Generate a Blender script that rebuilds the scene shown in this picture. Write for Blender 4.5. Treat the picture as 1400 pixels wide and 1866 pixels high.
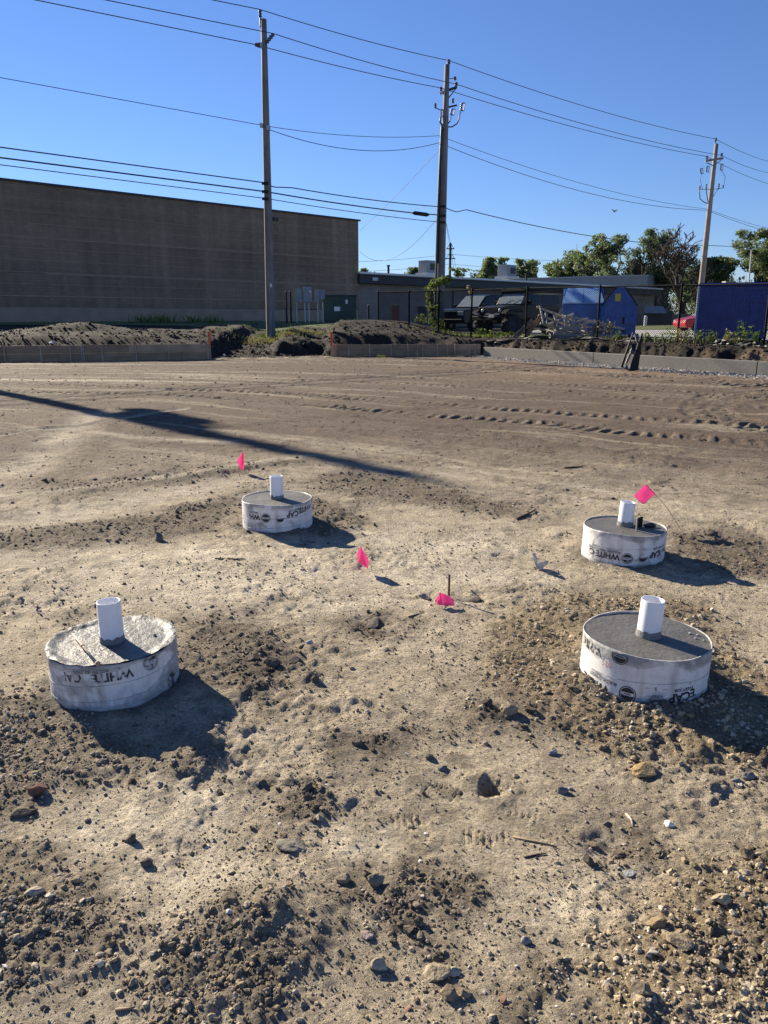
import bpy, bmesh, math, random
import numpy as np
from mathutils import Vector, Matrix
random.seed(7); RNG = np.random.default_rng(11)
for o in list(bpy.data.objects): bpy.data.objects.remove(o)
SC = bpy.context.scene; COL = SC.collection

# ------------------------------------------------------------------ camera
FPX = 1400.0; CAMH = 1.6; PITCH = math.atan(353 / FPX); CP, SP = math.cos(PITCH), math.sin(PITCH)
cam = bpy.data.cameras.new('camera'); cam.sensor_fit = 'HORIZONTAL'; cam.sensor_width = 36; cam.lens = 36
cam.clip_start = 0.05; cam.clip_end = 6000
camo = bpy.data.objects.new('camera', cam); COL.objects.link(camo)
camo.location = (0, 0, CAMH); camo.rotation_euler = (math.pi / 2 - PITCH, 0, 0); SC.camera = camo
SC.render.resolution_x = 768; SC.render.resolution_y = 1024
# ------------------------------------------------------------------ sky, sun, exposure
SUN_AZ, SUN_EL = -43.5, 24.0            # degrees left of the view direction, above the horizon
W = bpy.data.worlds.new('World'); SC.world = W; W.use_nodes = True
nt = W.node_tree; nt.nodes.clear()
sky = nt.nodes.new('ShaderNodeTexSky'); sky.sky_type = 'NISHITA'; sky.sun_disc = False
sky.sun_elevation = math.radians(SUN_EL); sky.sun_rotation = math.radians(SUN_AZ)
sky.air_density = 1.3; sky.dust_density = 0.0; sky.ozone_density = 6.0; sky.altitude = 2000
bg = nt.nodes.new('ShaderNodeBackground'); bg.inputs['Strength'].default_value = 0.053
wo = nt.nodes.new('ShaderNodeOutputWorld')
wbm = nt.nodes.new('ShaderNodeMix'); wbm.data_type = 'RGBA'; wbm.blend_type = 'MULTIPLY'; wbm.inputs[0].default_value = 1.0; wbm.inputs[7].default_value = (0.98, 0.99, 1.20, 1)   # camera white balance
nt.links.new(sky.outputs[0], wbm.inputs[6]); nt.links.new(wbm.outputs[2], bg.inputs[0]); nt.links.new(bg.outputs[0], wo.inputs[0])
sl = bpy.data.lights.new('sun', 'SUN'); sl.energy = 5.0; sl.angle = math.radians(0.53); sl.color = (1.0, 0.89, 0.70)
so = bpy.data.objects.new('sun', sl); COL.objects.link(so)
_a, _e = math.radians(SUN_AZ), math.radians(SUN_EL)
SUNDIR = Vector((math.sin(_a) * math.cos(_e), math.cos(_a) * math.cos(_e), math.sin(_e)))
so.rotation_euler = SUNDIR.to_track_quat('Z', 'Y').to_euler(); so.location = SUNDIR * 100
SC.view_settings.view_transform = 'Standard'; SC.view_settings.look = 'None'
SC.view_settings.exposure = 1.12; SC.view_settings.gamma = 1.0; SC.view_settings.use_curve_mapping = False

# ------------------------------------------------------------------ survey helpers (pixel of the photo -> point in the place)
def ray(x, y):
    a = (x - 700) / FPX; b = (933 - y) / FPX
    return np.array([a, CP + b * SP, -SP + b * CP])
def gp(x, y, z=0.0):
    d = ray(x, y); t = (z - CAMH) / d[2]
    return Vector((d[0] * t, d[1] * t, z))
def at(x, y, Y):
    d = ray(x, y); t = Y / d[1]
    return Vector((d[0] * t, Y, CAMH + d[2] * t))

# ------------------------------------------------------------------ numpy noise
_PT = np.random.default_rng(5).permutation(256).astype(np.int32); _PT = np.concatenate([_PT, _PT])
_GC = np.cos(np.arange(256) * 2 * np.pi / 256).astype(np.float32); _GS = np.sin(np.arange(256) * 2 * np.pi / 256).astype(np.float32)
def noise(x, y, s=0):
    x = np.asarray(x, np.float32); y = np.asarray(y, np.float32)
    x0 = np.floor(x); y0 = np.floor(y); fx = x - x0; fy = y - y0
    u = fx * fx * fx * (fx * (fx * 6 - 15) + 10); v = fy * fy * fy * (fy * (fy * 6 - 15) + 10)
    xi = (x0.astype(np.int32) + s * 37) & 255; yi = (y0.astype(np.int32) + s * 91) & 255
    a = _PT[xi]; b = _PT[(xi + 1) & 255]; y1 = (yi + 1) & 255
    def g(h, dx, dy): return _GC[h] * (fx - dx) + _GS[h] * (fy - dy)
    g00 = g(_PT[a + yi], 0, 0); g10 = g(_PT[b + yi], 1, 0); g01 = g(_PT[a + y1], 0, 1); g11 = g(_PT[b + y1], 1, 1)
    t0 = g00 + u * (g10 - g00); t1 = g01 + u * (g11 - g01)
    return 1.5 * (t0 + v * (t1 - t0))
def fbm(x, y, f, o=4, s=0, g=0.5):
    r = 0; a = 1; t = 0
    for k in range(o):
        r = r + a * noise(x * f + 17.3 * k, y * f - 9.1 * k, s + k); t += a; a *= g; f *= 2.03
    return r / t
def sst(a, b, x):
    t = np.clip((x - a) / (b - a), 0, 1); return t * t * (3 - 2 * t)
def gauss(x, y, cx, cy, sx, sy, rot=0.0):
    c, s = math.cos(rot), math.sin(rot); dx = x - cx; dy = y - cy
    u = dx * c + dy * s; v = -dx * s + dy * c
    return np.exp(-0.5 * ((u / sx) ** 2 + (v / sy) ** 2))
def polyd(x, y, pts):
    """distance to a polyline, arclength and signed side"""
    best = np.full(x.shape, 1e9); arc = np.zeros(x.shape); side = np.zeros(x.shape); acc = 0
    for (ax, ay), (bx, by) in zip(pts[:-1], pts[1:]):
        L = math.hypot(bx - ax, by - ay); ux, uy = (bx - ax) / L, (by - ay) / L
        t = np.clip((x - ax) * ux + (y - ay) * uy, 0, L)
        dx = x - ax - t * ux; dy = y - ay - t * uy; d = np.hypot(dx, dy); m = d < best
        best = np.where(m, d, best); arc = np.where(m, acc + t, arc); side = np.where(m, np.sign(ux * dy - uy * dx), side); acc += L
    return best, arc, side
def inpoly(x, y, P):
    r = np.zeros(x.shape, bool); n = len(P)
    for i in range(n):
        x1, y1 = P[i]; x2, y2 = P[(i + 1) % n]
        if y1 == y2: continue
        c = ((y1 > y) != (y2 > y)) & (x < (x2 - x1) * (y - y1) / (y2 - y1) + x1); r ^= c
    return r
def soft(x, y, P, w):
    """soft membership of polygon P given in photo survey points, edge width w metres with a ragged edge"""
    d, _, _ = polyd(x, y, list(P) + [P[0]])
    ins = inpoly(x, y, P); sd = np.where(ins, d, -d)
    return sst(-w, w, sd + 1.3 * w * fbm(x, y, 0.9 / w, 3, 91))
def G(*pts): return [tuple(gp(px, py)[:2]) for px, py in pts]

# ------------------------------------------------------------------ terrain
LF = [(-90, 22.0), (-14.4, 29.4), (-6.95, 31.4), (-2.24, 33.65), (4.25, 34.2)]
RF = [(4.25, 34.2), (11.0, 22.3), (17.0, 12.2), (30.0, -9.7)]
def front_sd(x, y):
    lx = [p[0] for p in LF] + [400]; ly = [p[1] for p in LF] + [34.2]
    ry = [p[1] for p in RF][::-1]; rx = [p[0] for p in RF][::-1]
    pit = (y < np.interp(x, lx, ly)) & (x < np.interp(y, ry, rx))
    d, _, _ = polyd(x, y, LF + RF[1:])
    return np.where(pit, -d, d)
def base_z(x, y):
    d = front_sd(x, y); dp = np.maximum(d, 0)
    wR = sst(0.5, 5.5, x + 0.25 * np.minimum(y - 36, 0))
    gap = sst(-7.6, -6.8, x) * (1 - sst(-2.9, -2.2, x))
    # spoil heaps behind the form boards
    hL = 1 - sst(-10.5, -7.0, x)                                   # left heap
    crest = 1.02 + 0.15 * fbm(x, y, 0.25, 3, 5)
    prof = 0.50 * sst(0.28, 0.55, dp) * (1 - gap) + (crest - 0.5 * (1 - gap)) * (0.80 * sst(0.5, 2.1, dp + 0.35 * fbm(x, y, 0.8, 3, 45)) + 0.20 * sst(1.5, 6, dp))
    low = 0.45 * sst(0.28, 0.55, dp) * (1 - gap) + 0.72 * sst(0.3, 9, dp)
    prof = np.where(dp > 0, low * (1 - hL) + prof * hL, 0)
    prof = prof + hL * 0.42 * gauss(x, y, -13.2, 34.3, 1.3, 0.8)
    # heap in the middle with a steep cut face, grass on its top
    mm = sst(-5.5, -4.5, x - 0.25 * fbm(x, y, 0.8, 3, 44)) * (1 - sst(1.5, 6.0, x))
    mid = mm * 0.60 * sst(0.8, 2.0, dp + 0.5 * fbm(x, y, 0.9, 3, 21)) * (1 - 0.6 * sst(6, 12, dp)) * (1 - 0.35 * sst(-1.5, 3.5, x))
    prof = prof + mid * np.where(x < -2.6, 0.85, 0.75)
    prof = prof + sst(0.3, 3, dp) * (1 - sst(8, 14, dp)) * (1 - wR) * (0.14 * fbm(x * 0.6, y, 0.8, 4, 31) + 0.07 * np.abs(fbm(x * 0.7, y * 1.3, 2.2, 3, 37)))
    plate = 1.30
    t = sst(7, 16, dp); prof = prof * (1 - t) + plate * t * (1 - np.exp(-dp))
    # bank behind the concrete wall
    bank = 0.04 + 0.67 * sst(0.45, 1.35, dp + 0.45 * fbm(x, y, 0.8, 3, 51) + 0.25 * fbm(x, y, 3.0, 2, 52)) * sst(0, 0.05, dp)
    z = prof * (1 - wR) + bank * wR
    return np.where(d > 0, z, 0.0), d, wR

FOOT = [(-1.205, 3.172), (-0.842, 5.885), (1.648, 5.085), (1.163, 3.178)]
TR = dict(
    lug1=G((0, 699), (100, 700), (200, 705), (350, 710), (500, 715), (700, 731), (850, 740), (1050, 755), (1200, 765), (1420, 781)),
    lug2=G((0, 713), (90, 715), (225, 717), (400, 725), (550, 737), (690, 750), (850, 762), (1000, 772), (1150, 790), (1420, 812)),
    lug3=G((300, 690), (600, 694), (900, 706), (1200, 728), (1420, 745)),
    lug4=G((500, 680), (800, 690), (1100, 705), (1420, 725)),
    ridge=G((640, 760), (800, 777), (950, 800), (1100, 822), (1250, 838)),
    loop=G((1420, 783), (1325, 761), (1300, 745), (1330, 730), (1420, 724)),
    loop2=G((1420, 790), (1290, 766), (1262, 748), (1290, 722), (1420, 712)),
    churn=G((560, 655), (700, 660), (900, 668), (1000, 675), (1200, 689), (1420, 704)),
    pale1=G((-60, 912), (100, 898), (330, 866), (565, 831)),
    pale2=G((-60, 965), (110, 938), (300, 903), (450, 872)),
    pale3=G((175, 752), (110, 800), (30, 862)),
    pale4=G((150, 788), (260, 800), (420, 806)),
    rut5=G((-60, 800), (150, 775), (330, 745)),
    pale6=G((800, 845), (1000, 880), (1200, 915), (1420, 950)),
    pale7=G((800, 862), (1000, 900), (1230, 944)),
    gaptr=G((500, 655), (440, 630), (405, 610)),
)
P_TANG = [G((905, 1120), (870, 1205), (915, 1280), (1000, 1325), (1090, 1372), (1250, 1385), (1480, 1420), (1500, 1290), (1330, 1180), (1290, 1100), (1060, 1080)),
          G((1480, 1540), (1260, 1600), (1170, 1690), (1090, 1735), (1060, 1800), (1100, 1900), (1500, 1900))]
P_DARKG = [G((-120, 1250), (60, 1270), (160, 1310), (300, 1370), (400, 1330), (450, 1385), (440, 1410), (330, 1425), (170, 1425), (60, 1470), (-120, 1600)),
           G((-150, 1540), (60, 1545), (180, 1620), (290, 1690), (200, 1790), (-150, 1800)),
           G((300, 1690), (420, 1650), (520, 1650), (570, 1740), (540, 1860), (260, 1900), (240, 1780)),
           G((930, 1800), (1060, 1760), (1070, 1880), (900, 1880))]
P_CLOD = [G((-60, 960), (150, 950), (270, 935), (420, 905), (450, 880), (440, 960), (300, 985), (100, 1000), (-60, 1010)),
          G((80, 880), (300, 858), (470, 842), (560, 840), (300, 885), (100, 910)),
          G((560, 870), (640, 855), (760, 872), (870, 905), (975, 925), (960, 950), (800, 925), (600, 905)),
          G((520, 905), (640, 920), (660, 960), (560, 990)),
          G((345, 1130), (420, 1120), (500, 1150), (560, 1200), (545, 1260), (470, 1280), (380, 1250), (340, 1200)),
          G((1200, 960), (1350, 975), (1450, 1010), (1450, 1060), (1250, 1040)),
          G((630, 1130), (700, 1110), (740, 1130), (690, 1160), (640, 1155)),
          G((640, 1350), (720, 1335), (750, 1365), (690, 1390)),
          G((480, 1440), (560, 1430), (600, 1480), (520, 1500)),
          G((840, 1290), (930, 1280), (1000, 1300), (940, 1335), (870, 1330)),
          G((1080, 1530), (1140, 1525), (1160, 1560), (1100, 1575)),
          G((600, 1630), (720, 1600), (800, 1650), (760, 1720), (640, 1700)),
          G((760, 1590), (860, 1600), (880, 1660), (800, 1670))]
P_PALE = [G((130, 1440), (330, 1420), (450, 1470), (480, 1580), (430, 1660), (300, 1680), (200, 1620), (140, 1540)),
          G((620, 1520), (760, 1540), (740, 1640), (640, 1620)),
          G((900, 1620), (1130, 1560), (1150, 1680), (1000, 1750), (900, 1720)),
          G((20, 1020), (400, 990), (900, 960), (1000, 1060), (640, 1120), (300, 1100), (60, 1120))]
def patches(x, y):
    near = y < 14
    tg = np.zeros(x.shape); dg = np.zeros(x.shape); cl = np.zeros(x.shape); pa = np.zeros(x.shape)
    xn, yn = x[near], y[near]
    def acc(Ps, wk):
        r = np.zeros(xn.shape)
        for P in Ps:
            w = wk * (0.6 + 0.12 * np.mean([p[1] for p in P])); q = 2.5 * w
            b = (xn > min(p[0] for p in P) - q) & (xn < max(p[0] for p in P) + q) & (yn > min(p[1] for p in P) - q) & (yn < max(p[1] for p in P) + q)
            if b.any(): r[b] = np.maximum(r[b], soft(xn[b], yn[b], P, w))
        return r
    tg[near] = acc(P_TANG, 0.12); dg[near] = acc(P_DARKG, 0.13); cl[near] = acc(P_CLOD, 0.16); pa[near] = acc(P_PALE, 0.22)
    return tg, dg, cl, pa
BOOT = [(gp(805, 1445), -0.55), (gp(738, 1503), 0.05), (gp(880, 1530), -0.15), (gp(960, 1500), -0.4)]
def ground_all(x, y):
    """height, loose mask, colour-driving masks"""
    z, d, wR = base_z(x, y)
    pit = (1 - sst(-0.35, 0.0, d))
    tg, dg, cl, pa = patches(x, y)
    loose = np.clip(np.maximum(np.maximum(tg, dg), cl), 0, 1)
    nearw = 1 - sst(9, 16, y)
    z = z + 0.026 * fbm(x, y, 0.55, 3, 1) * pit + 0.009 * fbm(x, y, 2.1, 3, 2)
    crust = fbm(x, y, 7.0, 4, 3, 0.55)
    cm = 0.30 + 1.1 * sst(-0.15, 0.4, fbm(x, y, 1.3, 3, 18))                   # rougher and smoother areas
    z = z + nearw * (0.006 * crust + 0.006 * np.abs(fbm(x, y, 4.2, 3, 8)) + cm * (0.011 * np.abs(fbm(x + 3, y * 1.15, 10.0, 3, 16, 0.6)) + 0.006 * fbm(x, y, 25.0, 2, 17)))
    # flaky broken crust: small terraces with sharp edges
    fl = fbm(x, y, 3.4, 4, 14, 0.6); br = sst(0.02, 0.28, fbm(x, y, 1.1, 3, 15))
    z = z + nearw * 0.0095 * br * (np.floor(fl * 7 + 0.5) / 7 * 0.7 + sst(-0.04, 0.04, fl) + 0.5 * sst(0.12, 0.17, fbm(x, y, 6.5, 3, 19, 0.6)))
    z = z + (1 - nearw) * pit * (0.008 * fbm(x, y, 3.0, 3, 9, 0.6) + 0.020 * np.abs(fbm(x * 0.8, y * 1.2, 3.6, 4, 24, 0.62)) * (0.5 + 0.8 * sst(-0.2, 0.3, fbm(x, y, 0.4, 2, 25))))
    lo_n = fbm(x, y, 11, 3, 4, 0.6); lo_m = fbm(x, y, 26, 2, 6)
    z = z + nearw * loose * (0.014 * np.abs(lo_n) + 0.010 * lo_m + 0.012 * sst(0.2, 1, loose) * (0.6 + fbm(x, y, 2.5, 2, 7)))
    # the heap of tan gravel lower right and the ring thrown up round the near right footing
    z = z + 0.050 * gauss(x, y, 0.98, 1.62, 0.42, 0.25, 0.5) + 0.05 * gauss(x, y, -0.36, 1.78, 0.16, 0.14)
    for i, (fx, fy) in enumerate(FOOT):
        b = (np.abs(x - fx) < 0.8) & (np.abs(y - fy) < 0.8)
        if b.any(): r = np.hypot(x[b] - fx, y[b] - fy); z[b] += (0.02 if i != 3 else 0.045) * np.exp(-((r - 0.31) / 0.10) ** 2) * (0.8 + 0.9 * fbm(x[b], y[b], 5, 2, 60 + i))
    # small hole, dug hollow by the steel pin
    for (px, py, r, dep) in ((895, 1438, 0.045, 0.055), (785, 1087, 0.05, 0.03), (860, 1085, 0.09, 0.025), (1115, 1550, 0.06, 0.02), (676, 1140, 0.08, 0.02)):
        c = gp(px, py); b = (np.abs(x - c.x) < 0.5) & (np.abs(y - c.y) < 0.5)
        if b.any(): rr = np.hypot(x[b] - c.x, y[b] - c.y) + 0.9 * r * fbm(x[b], y[b], 0.9 / r, 3, 77); z[b] += -dep * np.exp(-(rr / r) ** 2) + dep * 0.22 * np.exp(-((rr - 1.7 * r) / (0.6 * r)) ** 2)
    # boot prints
    for c, a in BOOT:
        b = (np.abs(x - c.x) < 0.2) & (np.abs(y - c.y) < 0.2)
        if not b.any(): continue
        u = (x[b] - c.x) * math.cos(a) + (y[b] - c.y) * math.sin(a); v = -(x[b] - c.x) * math.sin(a) + (y[b] - c.y) * math.cos(a)
        w = 0.036 + 0.008 * np.cos((u + 0.02) * 22)
        m = (1 - sst(0.9, 1.1, np.abs(v) / w)) * (1 - sst(0.055, 0.085, np.abs(u)))
        m = m * (0.15 + 0.85 * sst(-0.1, 0.15, fbm(x[b], y[b], 9, 2, 33)))
        z[b] -= m * (0.004 + 0.0035 * np.sign(np.sin(u * 2 * math.pi / 0.021 + v * 14)))
    # wheel and crawler tracks
    trk = np.zeros(x.shape); pal = np.zeros(x.shape)
    def band(name):
        P = TR[name]; q = 3.5; X0, X1, Y0, Y1 = min(p[0] for p in P) - q, max(p[0] for p in P) + q, min(p[1] for p in P) - q, max(p[1] for p in P) + q
        b = (x > X0) & (x < X1) & (y > Y0) & (y < Y1); dd = np.full(x.shape, 9.0); ar = np.zeros(x.shape); sd = np.zeros(x.shape)
        if b.any(): dd[b], ar[b], sd[b] = polyd(x[b], y[b], P)
        return dd, ar, sd
    wob = 0.05 * fbm(x, y, 2.3, 3, 70); brk = 0.35 + 0.65 * sst(-0.35, 0.1, fbm(x, y, 0.5, 2, 71)); wig = fbm(x, y, 1.2, 2, 72); crum = fbm(x, y, 2.6, 2, 73)
    for nm, wd, sp, dep in (('lug1', 0.22, 0.21, 0.048), ('lug2', 0.24, 0.22, 0.052), ('lug3', 0.18, 0.21, 0.032), ('lug4', 0.18, 0.21, 0.028), ('loop', 0.24, 0.22, 0.05), ('loop2', 0.24, 0.22, 0.05), ('churn', 0.85, 0.28, 0.055)):
        dd, ar, sd = band(nm); dd = dd + wob
        m = 1 - sst(wd * 0.75, wd * 1.15, dd)
        lw = np.sin(2 * math.pi * ar / sp + sd * dd / wd * 1.3 + 2.2 * wig); lugs = sst(-0.15 - 0.4 * crum, 0.5 - 0.4 * crum, lw)
        amp = np.clip(0.75 + 0.7 * crum + 0.3 * wig, 0.25, 1.2)
        rim = np.exp(-((dd - wd * 1.25) / (0.35 * wd)) ** 2)
        z = z + m * brk * (dep * 0.8 * lugs * amp - 0.6 * dep) + rim * 0.30 * dep * (0.6 + 0.8 * crum)
        trk = np.maximum(trk, m * brk * (0.55 + 0.45 * (1 - lugs))); pal = np.maximum(pal, m * brk * lugs * amp * 0.35)  # groove shade and lit lug tops put into the colour masks
    dd, ar, sd = band('gaptr')
    m = 1 - sst(2.0, 3.2, dd); z = z + m * sst(-1, 0.2, d) * 0.10 * (np.sign(np.sin(2 * math.pi * ar / 0.38 + 1.5 * wig)) * 0.5)
    dd, ar, sd = band('ridge'); z = z + 0.035 * np.exp(-(dd / 0.10) ** 2) * (0.7 + 0.9 * crum); trk = np.maximum(trk, 0.8 * np.exp(-(dd / 0.12) ** 2))
    for nm, wd, hh in (('pale1', 0.10, 0.012), ('pale2', 0.30, -0.012), ('pale3', 0.30, -0.02), ('pale4', 0.15, 0.01), ('rut5', 0.12, -0.02), ('pale6', 0.06, 0.008), ('pale7', 0.05, 0.008)):
        dd, ar, sd = band(nm); dd = dd + wob; m = np.exp(-(dd / wd) ** 2)
        z = z + hh * m + abs(hh) * 0.8 * np.exp(-((dd - wd * 1.6) / (wd * 0.6)) ** 2); pal = np.maximum(pal, m * (0.9 + 0.5 * wig))
    return z, d, wR, dict(tg=tg, dg=dg, cl=cl, pa=pa, loose=loose, trk=trk, pal=pal, pit=pit)
def gz(x, y):
    return float(ground_all(np.array([float(x)]), np.array([float(y)]))[0][0])
def gzv(x, y): return ground_all(np.asarray(x, float), np.asarray(y, float))[0]

# ------------------------------------------------------------------ mesh helpers
def mesh_np(name, V, Fa, cols=None, smooth=True):
    me = bpy.data.meshes.new(name); V = np.ascontiguousarray(V, np.float32); Fa = np.ascontiguousarray(Fa, np.int32)
    n, k = Fa.shape
    me.vertices.add(len(V)); me.vertices.foreach_set('co', V.ravel())
    me.loops.add(n * k); me.loops.foreach_set('vertex_index', Fa.ravel())
    me.polygons.add(n); me.polygons.foreach_set('loop_start', np.arange(0, n * k, k, dtype=np.int32))
    me.polygons.foreach_set('use_smooth', np.full(n, smooth))
    me.update(calc_edges=True)
    if cols is not None:
        a = me.color_attributes.new('Col', 'FLOAT_COLOR', 'POINT'); c4 = np.ones((len(V), 4), np.float32); c4[:, :3] = cols
        a.data.foreach_set('color', c4.ravel())
    return me
def link(name, me, mat=None, parent=None):
    o = bpy.data.objects.new(name, me); COL.objects.link(o)
    if mat is not None: me.materials.append(mat)
    if parent is not None: o.parent = parent
    return o
def tag(o, label=None, cat=None, group=None, kind=None):
    if label: o['label'] = label
    if cat: o['category'] = cat
    if group: o['group'] = group
    if kind: o['kind'] = kind
    return o
def empty(name, loc, rz=0.0, label=None, cat=None, group=None):
    o = bpy.data.objects.new(name, None); COL.objects.link(o); o.location = loc; o.rotation_euler = (0, 0, rz); o.empty_display_size = 0.1
    return tag(o, label, cat, group)
class MB:
    def __init__(s): s.v = []; s.f = []
    def add(s, vs, fs):
        n = len(s.v); s.v += [tuple(v) for v in vs]; s.f += [tuple(i + n for i in f) for f in fs]; return s
    def box(s, c, d, R=None):
        vs = []
        for sx in (-.5, .5):
            for sy in (-.5, .5):
                for sz in (-.5, .5):
                    p = Vector((sx * d[0], sy * d[1], sz * d[2]))
                    if R is not None: p = R @ p
                    vs.append(p + Vector(c))
        return s.add(vs, [(0, 1, 3, 2), (4, 6, 7, 5), (0, 4, 5, 1), (2, 3, 7, 6), (0, 2, 6, 4), (1, 5, 7, 3)])
    def beam(s, p0, p1, w, h, up=(0, 0, 1)):
        p0, p1 = Vector(p0), Vector(p1); d = (p1 - p0); L = d.length; d /= L; up = Vector(up)
        x = d.cross(up)
        if x.length < 1e-4: x = d.cross(Vector((1, 0, 0)))
        x.normalize(); z = x.cross(d)
        R = Matrix((x, d, z)).transposed()
        return s.box((p0 + p1) / 2, (w, L, h), R)
    def tube(s, pts, r, n=6, cap=True):
        pts = [Vector(p) for p in pts]; m = len(pts); rs = r if isinstance(r, (list, tuple)) else [r] * m
        vs = []; fs = []; prev = None
        for i, p in enumerate(pts):
            d = (pts[min(i + 1, m - 1)] - pts[max(i - 1, 0)])
            if d.length < 1e-9: d = Vector((0, 0, 1))
            d.normalize()
            a = prev if prev is not None else (Vector((0, 0, 1)) if abs(d.z) < 0.9 else Vector((1, 0, 0)))
            x = a - d * a.dot(d)
            if x.length < 1e-5: x = Vector((0, 1, 0)) - d * d.y
            x.normalize(); prev = x; y = d.cross(x)
            for k in range(n):
                t = 2 * math.pi * k / n; vs.append(p + (x * math.cos(t) + y * math.sin(t)) * rs[i])
        for i in range(m - 1):
            for k in range(n):
                k2 = (k + 1) % n; fs.append((i * n + k, i * n + k2, (i + 1) * n + k2, (i + 1) * n + k))
        if cap: fs.append(tuple(range(n))[::-1]); fs.append(tuple((m - 1) * n + k for k in range(n)))
        return s.add(vs, fs)
    def lathe(s, prof, c=(0, 0, 0), n=48):
        c = Vector(c); m = len(prof); vs = []; fs = []
        for (r, z) in prof:
            for k in range(n):
                t = 2 * math.pi * k / n; vs.append(c + Vector((r * math.cos(t), r * math.sin(t), z)))
        for i in range(m - 1):
            for k in range(n):
                k2 = (k + 1) % n; fs.append((i * n + k, i * n + k2, (i + 1) * n + k2, (i + 1) * n + k))
        return s.add(vs, fs)
    def prism(s, poly, e0, e1, ax='y'):
        """polygon of (a,b) extruded between e0 and e1 along ax; a,b are the other two axes in order"""
        n = len(poly); vs = []
        for e in (e0, e1):
            for (a, b) in poly:
                vs.append({'y': (a, e, b), 'x': (e, a, b), 'z': (a, b, e)}[ax])
        fs = [tuple(range(n)), tuple(range(2 * n - 1, n - 1, -1))] + [(i, i + n, (i + 1) % n + n, (i + 1) % n) for i in range(n)]
        return s.add(vs, fs)
    def build(s, name, mat=None, parent=None, bevel=0, smooth=False, seg=2):
        me = bpy.data.meshes.new(name); me.from_pydata([tuple(v) for v in s.v], [], s.f); me.update()
        bm = bmesh.new(); bm.from_mesh(me); bmesh.ops.recalc_face_normals(bm, faces=bm.faces); bm.to_mesh(me); bm.free()
        if smooth: me.polygons.foreach_set('use_smooth', [True] * len(me.polygons))
        o = link(name, me, mat, parent)
        if bevel:
            b = o.modifiers.new('b', 'BEVEL'); b.width = bevel; b.segments = seg; b.limit_method = 'ANGLE'; b.angle_limit = math.radians(40)
        return o

# ------------------------------------------------------------------ materials
def nmat(name):
    m = bpy.data.materials.new(name); m.use_nodes = True; t = m.node_tree; b = t.nodes['Principled BSDF']; return m, t, b
def N(t, typ, **kw):
    n = t.nodes.new(typ)
    for k, v in kw.items():
        if k in n.inputs: n.inputs[k].default_value = v
        else: setattr(n, k, v)
    return n
def coords(t): return N(t, 'ShaderNodeTexCoord').outputs['Object']
def noise_n(t, sc, det=4, rough=0.55, vec=None, dist=0.0):
    n = N(t, 'ShaderNodeTexNoise'); n.inputs['Scale'].default_value = sc; n.inputs['Detail'].default_value = det; n.inputs['Roughness'].default_value = rough; n.inputs['Distortion'].default_value = dist
    if vec is not None: t.links.new(vec, n.inputs['Vector'])
    return n.outputs['Fac']
def ramp(t, fac, stops):
    r = N(t, 'ShaderNodeValToRGB'); e = r.color_ramp.elements
    while len(e) < len(stops): e.new(0.5)
    for i, (p, c) in enumerate(stops):
        e[i].position = p; e[i].color = (c, c, c, 1) if not isinstance(c, tuple) else (*c[:3], 1)
    t.links.new(fac, r.inputs[0]); return r.outputs[0]
def mix(t, fac, a, b, mode='MIX'):
    m = N(t, 'ShaderNodeMix'); m.data_type = 'RGBA'; m.blend_type = mode; m.clamp_factor = True
    for sock, v in ((m.inputs[0], fac), (m.inputs[6], a), (m.inputs[7], b)):
        if hasattr(v, 'is_linked'): t.links.new(v, sock)
        elif isinstance(v, tuple): sock.default_value = (*v[:3], 1)
        else: sock.default_value = v
    return m.outputs[2]
def bump(t, b, h, dist, strength=1.0, prev=None):
    n = N(t, 'ShaderNodeBump'); n.inputs['Strength'].default_value = strength; n.inputs['Distance'].default_value = dist
    t.links.new(h, n.inputs['Height'])
    if prev is not None: t.links.new(prev, n.inputs['Normal'])
    t.links.new(n.outputs[0], b.inputs['Normal']); return n.outputs[0]
def simple(name, col, rough=0.6, metal=0.0, var=0.25, sc=6.0, bmp=0.0, bsc=40.0, spec=None):
    m, t, b = nmat(name); c = coords(t)
    f = noise_n(t, sc, 5, 0.6, c); v = ramp(t, f, [(0.3, 1 - var), (0.7, 1 + var * 0.6)])
    t.links.new(mix(t, 1.0, tuple(col), v, 'MULTIPLY'), b.inputs['Base Color'])
    b.inputs['Roughness'].default_value = rough; b.inputs['Metallic'].default_value = metal
    if spec is not None: b.inputs['Specular IOR Level'].default_value = spec
    if bmp: bump(t, b, noise_n(t, bsc, 4, 0.6, c), bmp)
    return m
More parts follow.
